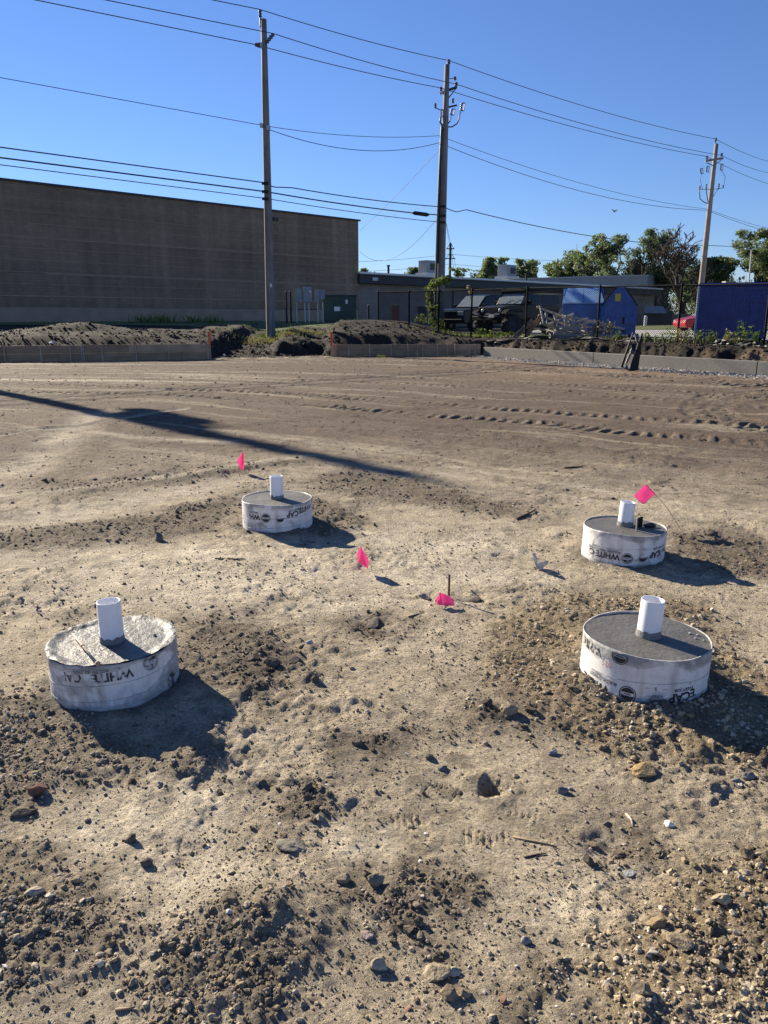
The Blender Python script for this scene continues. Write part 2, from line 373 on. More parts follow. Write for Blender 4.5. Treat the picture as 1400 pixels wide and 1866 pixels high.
def attr_mat(name, kind):
    m, t, b = nmat(name); c = coords(t); a = N(t, 'ShaderNodeAttribute', attribute_name='Col').outputs['Color']
    f1 = noise_n(t, 9, 6, 0.62, c); f2 = noise_n(t, 70, 5, 0.6, c); f3 = noise_n(t, 2.2, 4, 0.6, c)
    col = mix(t, 1.0, a, ramp(t, f1, [(0.28, 0.58), (0.5, 1.0), (0.72, 1.25)]), 'MULTIPLY')
    col = mix(t, 1.0, col, ramp(t, f3, [(0.3, 0.80), (0.5, 1.0), (0.7, 1.14)]), 'MULTIPLY')
    col = mix(t, 1.0, col, ramp(t, f2, [(0.3, 0.62), (0.5, 1.0), (0.7, 1.22)]), 'MULTIPLY')
    if kind == 'ground':
        sp = ramp(t, noise_n(t, 130, 2, 0.5, c), [(0.60, 0.0), (0.68, 1.0)])
        col = mix(t, sp, col, mix(t, 1.0, col, (0.42, 0.40, 0.38), 'MULTIPLY'))
        sp2 = ramp(t, noise_n(t, 95, 2, 0.5, N(t, 'ShaderNodeTexCoord').outputs['Generated']), [(0.66, 0.0), (0.7, 1.0)])
    t.links.new(col, b.inputs['Base Color']); b.inputs['Roughness'].default_value = 0.93; b.inputs['Specular IOR Level'].default_value = 0.25
    if kind == 'ground':
        n0 = bump(t, b, noise_n(t, 46, 7, 0.74, c), 0.030, 1.0)
        wv = N(t, 'ShaderNodeVectorMath'); wv.operation = 'MULTIPLY_ADD'; nz = N(t, 'ShaderNodeTexNoise'); nz.inputs['Scale'].default_value = 5; t.links.new(c, nz.inputs['Vector']); t.links.new(nz.outputs['Color'], wv.inputs[0]); wv.inputs[1].default_value = (0.25, 0.25, 0.25); t.links.new(c, wv.inputs[2])
        vc = N(t, 'ShaderNodeTexVoronoi'); vc.feature = 'DISTANCE_TO_EDGE'; vc.inputs['Scale'].default_value = 4.5; t.links.new(wv.outputs[0], vc.inputs['Vector'])
        ck = ramp(t, vc.outputs['Distance'], [(0.0, 0.0), (0.012, 1.0)]); cmk = ramp(t, noise_n(t, 1.6, 3, 0.5, c), [(0.50, 0.0), (0.62, 1.0)]); ckm = mix(t, cmk, (1, 1, 1), ck)
        n1 = bump(t, b, ckm, 0.008, 0.6, n0)
        vo = N(t, 'ShaderNodeTexVoronoi'); vo.feature = 'F1'; vo.inputs['Scale'].default_value = 55; t.links.new(c, vo.inputs['Vector'])
        n2 = bump(t, b, vo.outputs['Distance'], 0.010, 0.35, n1)
    else:
        bump(t, b, noise_n(t, 120, 4, 0.6, c), 0.006, 0.6)
    return m
M = {}
M['ground'] = attr_mat('dirt', 'ground'); M['stone'] = attr_mat('stone', 'stone')
def leaf_mat(name, col, tr=0.35):
    m, t, b = nmat(name); a = N(t, 'ShaderNodeAttribute', attribute_name='Col').outputs['Color']
    t.links.new(mix(t, 1.0, tuple(col), a, 'MULTIPLY'), b.inputs['Base Color']); b.inputs['Roughness'].default_value = 0.55
    tl = N(t, 'ShaderNodeBsdfTranslucent'); t.links.new(mix(t, 1.0, (col[0] * 1.05, col[1] * 1.3, col[2] * 0.9), a, 'MULTIPLY'), tl.inputs[0])
    ms = N(t, 'ShaderNodeMixShader'); ms.inputs[0].default_value = tr; out = t.nodes['Material Output']
    t.links.new(b.outputs[0], ms.inputs[1]); t.links.new(tl.outputs[0], ms.inputs[2]); t.links.new(ms.outputs[0], out.inputs[0]); return m
M['leaf'] = leaf_mat('leaf', (0.135, 0.158, 0.092), 0.5); M['leaf2'] = leaf_mat('leaf_olive', (0.165, 0.185, 0.105), 0.5); M['vine'] = leaf_mat('leaf_vine', (0.13, 0.15, 0.045), 0.45)
M['straw'] = leaf_mat('straw', (0.24, 0.205, 0.10), 0.3); M['blade'] = leaf_mat('grass_blade', (0.10, 0.14, 0.04), 0.4)
M['bark'] = simple('bark', (0.055, 0.042, 0.032), 0.9, 0, 0.4, 5, 0.02, 20)
M['bark_grey'] = simple('bark_grey', (0.075, 0.062, 0.052), 0.9, 0, 0.4, 5, 0.02, 20)
M['black'] = simple('black_steel', (0.008, 0.009, 0.010), 0.5, 0.0, 0.3, 8, spec=0.25)
M['vinyl'] = simple('black_vinyl', (0.007, 0.008, 0.009), 0.75, 0, 0.2, spec=0.15)
M['rubber'] = simple('rubber', (0.014, 0.014, 0.014), 0.8, 0, 0.3)
M['chrome'] = simple('bright_metal', (0.55, 0.56, 0.58), 0.25, 0.9, 0.15)
M['stand'] = simple('stand_grey', (0.15, 0.145, 0.14), 0.6, 0, 0.3, 8); M['galv'] = simple('galvanised', (0.42, 0.44, 0.46), 0.5, 0.6, 0.2)
M['porc'] = simple('insulator_grey', (0.10, 0.09, 0.095), 0.35, 0, 0.2)
M['porcw'] = simple('insulator_pale', (0.55, 0.53, 0.52), 0.35, 0, 0.15)
M['wire'] = simple('wire', (0.035, 0.037, 0.042), 0.6, 0.0, 0.1)
M['pipe'] = simple('pvc_white', (0.86, 0.86, 0.87), 0.32, 0, 0.05, 14)
M['rust'] = simple('rusty_steel', (0.10, 0.055, 0.04), 0.75, 0.3, 0.4, 30)
M['orange'] = simple('orange_paint', (0.80, 0.11, 0.03), 0.6, 0, 0.2, 9)
M['yellow'] = simple('yellow_plastic', (0.72, 0.62, 0.05), 0.5, 0, 0.2, 9)
M['bluel'] = simple('dumpster_lid_skylit', (0.30, 0.50, 0.80), 0.35, 0, 0.2, 3)  # sky reflection on the sloping lid put into this pale blue
M['blued'] = simple('dumpster_blue', (0.032, 0.13, 0.43), 0.45, 0, 0.35, 3)
M['navy'] = simple('dumpster_navy', (0.013, 0.06, 0.33), 0.5, 0, 0.35, 3)
M['carblack'] = simple('car_paint_black', (0.007, 0.009, 0.012), 0.3, 0, 0.15, spec=0.35)
M['carblue'] = simple('car_paint_slate', (0.010, 0.015, 0.022), 0.3, 0, 0.15, spec=0.35)
M['carred'] = simple('car_paint_red', (0.48, 0.012, 0.020), 0.2, 0, 0.1)
M['carsilver'] = simple('car_paint_silver', (0.45, 0.46, 0.47), 0.25, 0.4, 0.1)
M['glass'] = simple('car_glass', (0.012, 0.016, 0.02), 0.08, 0, 0.1, spec=0.5)
M['screen'] = simple('windscreen', (0.28, 0.32, 0.33), 0.1, 0, 0.2, spec=1.0)
M['lamp'] = simple('headlamp', (0.55, 0.56, 0.55), 0.12, 0.2, 0.2, 20)
M['greenbox'] = simple('green_steel', (0.012, 0.040, 0.036), 0.5, 0, 0.25, 3)
M['panel'] = simple('panel_grey', (0.22, 0.25, 0.29), 0.5, 0.2, 0.2, 3)
M['white'] = simple('white_paint', (0.75, 0.75, 0.74), 0.5, 0, 0.1)
M['curb'] = None
def wood(name, a, b_, sc=(3, 3, 40), rough=0.8):
    m, t, b = nmat(name); c = coords(t); mp = N(t, 'ShaderNodeMapping'); mp.inputs['Scale'].default_value = sc; t.links.new(c, mp.inputs[0])
    f = noise_n(t, 1.0, 6, 0.65, mp.outputs[0], 0.4); g = noise_n(t, 2.0, 3, 0.5, c)
    col = ramp(t, f, [(0.3, a), (0.7, b_)])
    t.links.new(mix(t, 1.0, col, ramp(t, g, [(0.3, 0.75), (0.7, 1.1)]), 'MULTIPLY'), b.inputs['Base Color']); b.inputs['Roughness'].default_value = rough
    bump(t, b, f, 0.01, 0.5); return m
M['pole'] = wood('pole_wood', (0.14, 0.125, 0.112), (0.25, 0.228, 0.205), (9, 9, 0.5))
M['pole_pale'] = wood('pole_wood_pale', (0.20, 0.165, 0.135), (0.32, 0.27, 0.23), (9, 9, 0.5))
M['board'] = wood('form_board', (0.24, 0.155, 0.090), (0.38, 0.26, 0.16), (1.2, 12, 14))
M['board_new'] = wood('form_board_new', (0.34, 0.235, 0.145), (0.50, 0.36, 0.235), (1.2, 12, 14))
M['stake'] = wood('stake_wood', (0.36, 0.29, 0.21), (0.52, 0.44, 0.34), (20, 20, 2))
M['pallet'] = wood('weathered_slat', (0.40, 0.35, 0.28), (0.62, 0.56, 0.47), (10, 10, 10))
M['timber'] = wood('timber', (0.24, 0.165, 0.10), (0.42, 0.31, 0.20), (8, 8, 2))
M['stick'] = wood('peeled_stick', (0.36, 0.27, 0.20), (0.58, 0.48, 0.38), (30, 30, 5))
def concrete(name, a, b_, rough=0.85, sc=7, bd=0.01, bs=40, coat=0.0):
    m, t, b = nmat(name); c = coords(t); f = noise_n(t, sc, 7, 0.65, c, 0.3); g = noise_n(t, sc * 9, 4, 0.6, c)
    col = mix(t, 1.0, ramp(t, f, [(0.28, a), (0.72, b_)]), ramp(t, g, [(0.3, 0.82), (0.7, 1.12)]), 'MULTIPLY')
    t.links.new(col, b.inputs['Base Color'])
    t.links.new(ramp(t, f, [(0.3, rough - 0.12), (0.7, rough + 0.08)]), b.inputs['Roughness'])
    n1 = bump(t, b, noise_n(t, bs, 5, 0.6, c), bd, 0.7)
    b.inputs['Coat Weight'].default_value = coat; b.inputs['Coat Roughness'].default_value = 0.3
    return m
M['curb'] = concrete('curb_concrete', (0.135, 0.128, 0.118), (0.20, 0.19, 0.175), 0.9, 1.5, 0.01, 25)
M['rubble'] = concrete('rubble_concrete', (0.22, 0.21, 0.20), (0.36, 0.35, 0.33), 0.9, 5)
M['wet'] = concrete('wet_concrete', (0.085, 0.083, 0.079), (0.150, 0.146, 0.139), 0.55, 6, 0.010, 45, 0.08)
M['cured'] = concrete('fresh_concrete', (0.085, 0.081, 0.073), (0.145, 0.138, 0.126), 0.62, 7, 0.006, 60)
M['cement'] = concrete('cement_smear', (0.16, 0.155, 0.15), (0.26, 0.255, 0.25), 0.8, 16, 0.006, 80)
def paper(name, seed, smear, lo=0.55):
    m, t, b = nmat(name); c = coords(t); mp = N(t, 'ShaderNodeMapping'); mp.inputs['Location'].default_value = (seed, seed * 1.7, 0); mp.inputs['Scale'].default_value = (1, 1, 1.3); t.links.new(c, mp.inputs[0]); v = mp.outputs[0]
    f = noise_n(t, 4.2, 6, 0.60, v, 0.5); st = noise_n(t, 16, 5, 0.7, v)
    mp2 = N(t, 'ShaderNodeMapping'); mp2.inputs['Scale'].default_value = (28, 28, 2.5); t.links.new(c, mp2.inputs[0]); drip = noise_n(t, 1, 4, 0.6, mp2.outputs[0])
    base = mix(t, ramp(t, st, [(0.42, 0.0), (0.70, 0.45)]), (0.80, 0.78, 0.765), (0.52, 0.48, 0.43))
    base = mix(t, ramp(t, drip, [(0.46, 0.0), (0.72, 0.7)]), base, (0.44, 0.39, 0.33))
    sm = ramp(t, f, [(lo, 0.0), (lo + 0.025, 1.0)])
    z = N(t, 'ShaderNodeSeparateXYZ'); t.links.new(c, z.inputs[0])
    # splashed cement clings to both rims of the form
    rim = ramp(t, z.outputs[2], [(0.0, 0.30), (0.035, 0.05), (0.17, 0.0), (0.215, 0.22)])
    add = N(t, 'ShaderNodeMath'); add.operation = 'MULTIPLY_ADD'; add.inputs[1].default_value = smear; t.links.new(rim, add.inputs[0]); t.links.new(f, add.inputs[2])
    sm = ramp(t, add.outputs[0], [(lo - 0.03, 0.0), (lo + 0.01, 0.55), (lo + 0.08, 1.0)]); sm = mix(t, ramp(t, st, [(0.35, 0.55), (0.6, 0.0)]), sm, (0, 0, 0))
    col = mix(t, sm, base, mix(t, st, (0.22, 0.215, 0.21), (0.34, 0.33, 0.32)))
    t.links.new(col, b.inputs['Base Color']); t.links.new(ramp(t, sm, [(0, 0.55), (1, 0.9)]), b.inputs['Roughness'])
    bump(t, b, sm, 0.003, 0.8); return m
def ink(name, col, seed=0, wear=0.62):
    m, t, b = nmat(name); c = coords(t); mp = N(t, 'ShaderNodeMapping'); mp.inputs['Location'].default_value = (seed, seed, seed); t.links.new(c, mp.inputs[0])
    f = noise_n(t, 30, 5, 0.7, mp.outputs[0]); g = ramp(t, f, [(wear, 0.0), (wear + 0.05, 1.0)])
    t.links.new(mix(t, g, tuple(col), (0.5, 0.49, 0.48)), b.inputs['Base Color']); b.inputs['Roughness'].default_value = 0.6; return m
M['ink'] = ink('printing_ink', (0.022, 0.023, 0.027)); M['inkworn'] = ink('printing_ink_worn', (0.05, 0.05, 0.052), 3, 0.50)
M['inkred'] = ink('printing_ink_red', (0.45, 0.14, 0.16), 2, 0.52); M['inkgrey'] = ink('printing_ink_grey', (0.24, 0.24, 0.26), 1, 0.55)
def flagm():
    m, t, b = nmat('flag_pink'); c = coords(t)
    t.links.new(mix(t, ramp(t, noise_n(t, 25, 3, 0.5, c), [(0.3, 0.0), (0.7, 1.0)]), (0.88, 0.16, 0.42), (0.95, 0.25, 0.52)), b.inputs['Base Color']); b.inputs['Roughness'].default_value = 0.45
    tl = N(t, 'ShaderNodeBsdfTranslucent'); tl.inputs[0].default_value = (0.98, 0.26, 0.54, 1); ms = N(t, 'ShaderNodeMixShader'); ms.inputs[0].default_value = 0.5
    t.links.new(b.outputs[0], ms.inputs[1]); t.links.new(tl.outputs[0], ms.inputs[2]); t.links.new(ms.outputs[0], t.nodes['Material Output'].inputs[0]); return m
M['flag'] = flagm()
def masonry(name, a, b_, mortar, sc, streak=0.3):
    m, t, b = nmat(name); c = coords(t); mp = N(t, 'ShaderNodeMapping'); mp.inputs['Rotation'].default_value = (math.pi / 2, 0, 0); t.links.new(c, mp.inputs[0])
    br = N(t, 'ShaderNodeTexBrick'); t.links.new(mp.outputs[0], br.inputs['Vector']); br.inputs['Scale'].default_value = sc
    br.inputs['Color1'].default_value = (*a, 1); br.inputs['Color2'].default_value = (*b_, 1); br.inputs['Mortar'].default_value = (*mortar, 1); br.inputs['Mortar Size'].default_value = 0.02; br.inputs['Bias'].default_value = -0.1
    br.inputs['Brick Width'].default_value = 0.5; br.inputs['Row Height'].default_value = 0.25
    f = noise_n(t, 0.22, 5, 0.65, c)
    mp2 = N(t, 'ShaderNodeMapping'); mp2.inputs['Scale'].default_value = (1.1, 1.1, 0.07); t.links.new(c, mp2.inputs[0]); s = noise_n(t, 1, 5, 0.65, mp2.outputs[0])
    mp3 = N(t, 'ShaderNodeMapping'); mp3.inputs['Scale'].default_value = (0.03, 0.03, 1.3); t.links.new(c, mp3.inputs[0]); hz = noise_n(t, 1, 3, 0.6, mp3.outputs[0])
    col = mix(t, 1.0, br.outputs['Color'], ramp(t, f, [(0.3, 0.8), (0.7, 1.15)]), 'MULTIPLY')
    col = mix(t, 1.0, col, ramp(t, s, [(0.3, 1 - streak), (0.6, 1.0), (0.8, 1 + streak)]), 'MULTIPLY')
    col = mix(t, 1.0, col, ramp(t, hz, [(0.35, 0.9), (0.65, 1.1)]), 'MULTIPLY')
    t.links.new(col, b.inputs['Base Color']); b.inputs['Roughness'].default_value = 0.9; bump(t, b, br.outputs['Fac'], -0.02, 0.5); return m
M['block'] = masonry('block_wall', (0.255, 0.178, 0.118), (0.305, 0.212, 0.142), (0.225, 0.175, 0.13), 1.25)
M['block_grey'] = masonry('block_wall_grey', (0.25, 0.212, 0.188), (0.29, 0.245, 0.215), (0.20, 0.175, 0.155), 1.25, 0.15)
M['fascia'] = simple('fascia_dark', (0.028, 0.032, 0.040), 0.6, 0, 0.15, 1)
M['band'] = simple('band_pale', (0.32, 0.24, 0.17), 0.9, 0, 0.2, 2)
M['found'] = simple('foundation', (0.33, 0.245, 0.175), 0.9, 0, 0.2, 1)
M['roofgrey'] = simple('metal_roof_grey', (0.30, 0.31, 0.33), 0.55, 0.0, 0.1, 0.6)
M['lot'] = concrete('lot_concrete', (0.40, 0.39, 0.37), (0.52, 0.50, 0.48), 0.9, 0.6)
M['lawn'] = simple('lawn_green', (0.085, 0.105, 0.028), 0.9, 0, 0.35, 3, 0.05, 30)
M['lawn_lit'] = simple('lawn_green_sunlit', (0.17, 0.19, 0.055), 0.9, 0, 0.35, 1.5, 0.05, 30)  # brighter copy of the lawn green, sunlight put into the colour
M['fabric'] = simple('silt_fabric', (0.014, 0.015, 0.017), 0.55, 0, 0.3, 5)
M['pinkpale'] = simple('brick_red', (0.24, 0.09, 0.06), 0.85, 0, 0.3, 20)
M['plasticw'] = simple('crumpled_plastic', (0.66, 0.62, 0.55), 0.5, 0, 0.25, 20)

# ================================================================== GROUND
def build_ground():
    core = np.linspace(-0.82, 0.82, 521); w = 0.82 + np.cumsum(0.004 * 1.135 ** np.arange(1, 50)); w = w[w < 14]
    u = np.concatenate([-w[::-1], core, w])
    ys = [1.05]
    while ys[-1] < 46: ys.append(ys[-1] + 0.0052 * ys[-1] * (1 if ys[-1] < 30 else 1.6))
    while ys[-1] < 3500: ys.append(ys[-1] * 1.06)
    ys = np.array([-40, -25, -15, -9, -5, -2.5, -1, -0.2, 0.3, 0.6, 0.8, 0.95] + ys)
    yy, uu = np.meshgrid(ys, u, indexing='ij'); xx = uu * (0.62 * np.maximum(yy, 0) + 1.0)
    x = xx.ravel(); y = yy.ravel()
    z, d, wR, k = ground_all(x, y)
    z = np.where(y > 120, 0.7 + 0.5 * (1 - wR), z)
    # colour of the soils themselves
    clay = np.array([0.475, 0.397, 0.285]); pale = np.array([0.65, 0.56, 0.42]); brown = np.array([0.135, 0.098, 0.068])
    dark = np.array([0.105, 0.080, 0.058]); tan = np.array([0.285, 0.220, 0.138]); grey = np.array([0.165, 0.138, 0.106]); rust = np.array([0.30, 0.20, 0.125]); top = np.array([0.024, 0.018, 0.0135])
    def L(c, t, m): return c * (1 - m[:, None]) + t * m[:, None]
    C = np.tile(clay, (len(x), 1))
    C = L(C, pale, np.clip(k['pa'] * 1.0 * (0.75 + 0.9 * fbm(x, y, 2.2, 4, 101)) + 0.5 * sst(0.1, 0.5, fbm(x, y, 0.8, 4, 102)), 0, 1))
    C = L(C, grey, (0.55 - 0.35 * k['pa']) * sst(0.05, 0.45, fbm(x, y, 1.7, 5, 103, 0.6)))
    ds = np.abs(fbm(x, y * 1.6, 5.5, 4, 104, 0.6)); C = L(C, grey * 0.8, 0.6 * sst(0.10, 0.4, ds) * sst(-0.15, 0.35, fbm(x, y, 0.9, 3, 105)))
    # midfield: damp trafficked soil with dry streaks along the direction of travel
    mf = sst(6.0, 11.5, y + 0.6 * fbm(x, y, 0.5, 3, 106) + 0.35 * np.abs(x)) * k['pit']
    arc = np.zeros(x.shape); lat = np.zeros(x.shape); q = (y > 5) & (y < 60)
    dq, aq, sq = polyd(x[q], y[q], [(-60, 20)] + TR['lug2'] + [(40, 9.5)]); arc[q] = aq; lat[q] = dq * sq
    lat = lat + 0.25 * fbm(x, y, 0.35, 2, 140)
    st = fbm(arc * 0.10, lat * 1.1, 1.0, 5, 107, 0.62); st2 = fbm(arc * 0.22, lat * 4.5, 1.0, 4, 108, 0.6); st3 = fbm(arc * 0.5, lat * 9.0, 1.0, 3, 141, 0.6)
    # sweeping lines left by wheels and the blade
    st = st + 0.25 * st3
    mc = L(np.tile(brown, (len(x), 1)), clay * 0.66, np.clip(sst(0.06, 0.5, st + 0.6 * st2), 0, 1))
    mc = L(mc, dark * 1.35, 0.75 * sst(0.0, 0.4, fbm(arc * 0.16, lat * 0.9, 1.0, 5, 109, 0.6)))
    mc = L(mc, rust, 0.5 * sst(18, 24, y) * sst(0, 6, x))
    lw = 1 - sst(-9, 2, x); mc = L(mc, pale * 0.95, 0.45 * lw * sst(0.0, 0.4, st) * sst(14, 22, y))
    C = L(C, mc, mf)
    C = L(C, tan, k['tg'] * 0.9); C = L(C, np.array([0.235, 0.192, 0.138]), np.clip(k['dg'] * 0.85, 0, 1)); C = L(C, np.array([0.155, 0.124, 0.090]), np.clip(k['cl'] * 0.9, 0, 1))
    C = L(C, dark * 1.2, np.clip(k['trk'] * 0.75, 0, 1) * sst(8, 11, y)); C = L(C, pale * 0.85, np.clip(k['pal'], 0, 1) * 0.68)
    # behind the boards: topsoil; under the wall: grey stone chips
    beh = sst(-0.05, 0.15, d); C = L(C, top, beh * (1 - 0.0 * wR)); C = L(C, brown * 0.32, beh * 0.6 * sst(0, 0.4, fbm(x, y, 0.7, 4, 110)) )
    C = L(C, brown * 1.1, beh * wR * (1 - sst(0.8, 1.8, d)) * sst(-0.1, 0.3, fbm(x, y, 0.9, 3, 111)))
    dw, _, _ = polyd(x, y, RF); gstrip = sst(-1.5, -1.0, -dw + 0.3 * fbm(x, y, 1.5, 3, 112)) * (d < 0) * (1 - sst(33.2, 34.4, y)); C = L(C, np.array([0.30, 0.27, 0.235]), gstrip * 0.8)
    C = L(C, np.array([0.06, 0.07, 0.025]), sst(60, 130, y))
    # soil around footings darker in a ragged ring
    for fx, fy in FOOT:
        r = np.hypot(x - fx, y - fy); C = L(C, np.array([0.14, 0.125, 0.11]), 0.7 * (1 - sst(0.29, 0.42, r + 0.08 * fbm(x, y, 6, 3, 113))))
    nx = len(u); ny = len(ys); i = np.arange(ny - 1)[:, None] * nx + np.arange(nx - 1)[None, :]; i = i.ravel()
    F = np.stack([i, i + 1, i + nx + 1, i + nx], 1)
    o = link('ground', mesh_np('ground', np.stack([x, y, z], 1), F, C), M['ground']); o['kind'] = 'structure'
    print('ground quads', len(F))
build_ground()

# ------------------------------------------------------------------ loose stones and clods
def ico(sub):
    bm = bmesh.new(); bmesh.ops.create_icosphere(bm, subdivisions=sub, radius=1.0)
    V = np.array([v.co[:] for v in bm.verts]); F = np.array([[v.index for v in f.verts] for f in bm.faces]); bm.free(); return V, F
ICO = {1: ico(1), 2: ico(2), 3: ico(3), 4: ico(4)}
def stones(name, x, y, s, cols, label, cat, sub=1, flat=0.7, sink=0.38, smooth=False):
    V0, F0 = ICO[sub]; n = len(x); nv = len(V0)
    z = gzv(x, y); r = RNG
    jit = 1 + r.normal(0, 0.17 if sub == 1 else 0.13, (n, nv)); jit = np.clip(jit, 0.6, 1.4)
    V = V0[None] * jit[:, :, None]
    # chop facets: clip along random planes
    for _ in range(2 if sub == 1 else 4):
        pn = r.normal(size=(n, 3)); pn /= np.linalg.norm(pn, axis=1, keepdims=True); h = r.uniform(0.45, 0.85, n)
        dd = np.einsum('nvk,nk->nv', V, pn); ex = np.maximum(dd - h[:, None], 0); V = V - ex[:, :, None] * pn[:, None, :]
    sc = np.stack([r.uniform(0.75, 1.35, n), r.uniform(0.7, 1.15, n), r.uniform(0.45, 0.95, n) * flat / 0.7], 1) * s[:, None]
    V = V * sc[:, None, :]
    a = r.uniform(0, 6.283, n); tl = r.normal(0, 0.35, n); ca, sa = np.cos(a), np.sin(a); ct, stt = np.cos(tl), np.sin(tl)
    Y2 = V[:, :, 1] * ct[:, None] - V[:, :, 2] * stt[:, None]; Z2 = V[:, :, 1] * stt[:, None] + V[:, :, 2] * ct[:, None]
    X3 = V[:, :, 0] * ca[:, None] - Y2 * sa[:, None]; Y3 = V[:, :, 0] * sa[:, None] + Y2 * ca[:, None]
    hz = -Z2.min(1) * (1 - 2 * sink)
    P = np.stack([X3 + x[:, None], Y3 + y[:, None], Z2 + (z + hz)[:, None]], 2).reshape(-1, 3)
    F = (F0[None] + (np.arange(n) * nv)[:, None, None]).reshape(-1, 3)
    C = np.repeat(cols, nv, 0)
    o = link(name, mesh_np(name, P, F, C, smooth), M['stone']); tag(o, label, cat, kind='stuff'); return o
def sample(n, y0, y1, pw=1.0, wid=0.62):
    t = RNG.uniform(0, 1, n); y = y0 * (y1 / y0) ** (t ** pw); x = RNG.uniform(-1, 1, n) * (y * wid + 0.25); return x, y
def clear_of_footings(x, y, m=0.285):
    k = np.ones(len(x), bool)
    for fx, fy in FOOT: k &= np.hypot(x - fx, y - fy) > m
    return k
def pal(n, cs, jitter=0.12):
    c = np.array(cs)[RNG.integers(0, len(cs), n)]; return np.clip(c * (1 + RNG.normal(0, jitter, (n, 1))), 0.01, 0.9)
TANS = [(0.34, 0.27, 0.17), (0.40, 0.32, 0.21), (0.28, 0.215, 0.135), (0.46, 0.39, 0.28), (0.25, 0.20, 0.135), (0.36, 0.315, 0.25), (0.22, 0.175, 0.115)]
GREYS = [(0.25, 0.205, 0.145), (0.30, 0.25, 0.18), (0.36, 0.305, 0.22), (0.18, 0.15, 0.11), (0.27, 0.225, 0.165), (0.42, 0.37, 0.285)]
DARKS = [(0.11, 0.086, 0.060), (0.15, 0.118, 0.084), (0.20, 0.16, 0.115), (0.13, 0.104, 0.078)]
MIXED = GREYS + DARKS + [(0.36, 0.30, 0.22), (0.42, 0.36, 0.28), (0.22, 0.13, 0.10)]
def sizes(n, lo, hi, p=2.6):
    u = RNG.uniform(0, 1, n); return (lo ** (1 - p) + u * (hi ** (1 - p) - lo ** (1 - p))) ** (1 / (1 - p))
def cand(n, y0, y1, key, thr=0.0):
    x, y = sample(n, y0, y1); tg, dg, cl, pa = patches(x, y)
    m = dict(tg=tg, dg=dg, cl=cl)[key]; k = (RNG.uniform(0, 1, n) < m ** 1.5 * np.clip(0.55 + 1.1 * fbm(x, y, 3.2, 3, 130), 0.12, 1)) & clear_of_footings(x, y); return x[k], y[k], m[k]
def heapc(x, y):
    g = pal(len(x), GREYS); t = pal(len(x), TANS) * 0.9; m = (RNG.uniform(0, 1, len(x)) < 1.2 * gauss(x, y, -0.38, 1.75, 0.3, 0.3))[:, None]; return np.where(m, t, g)
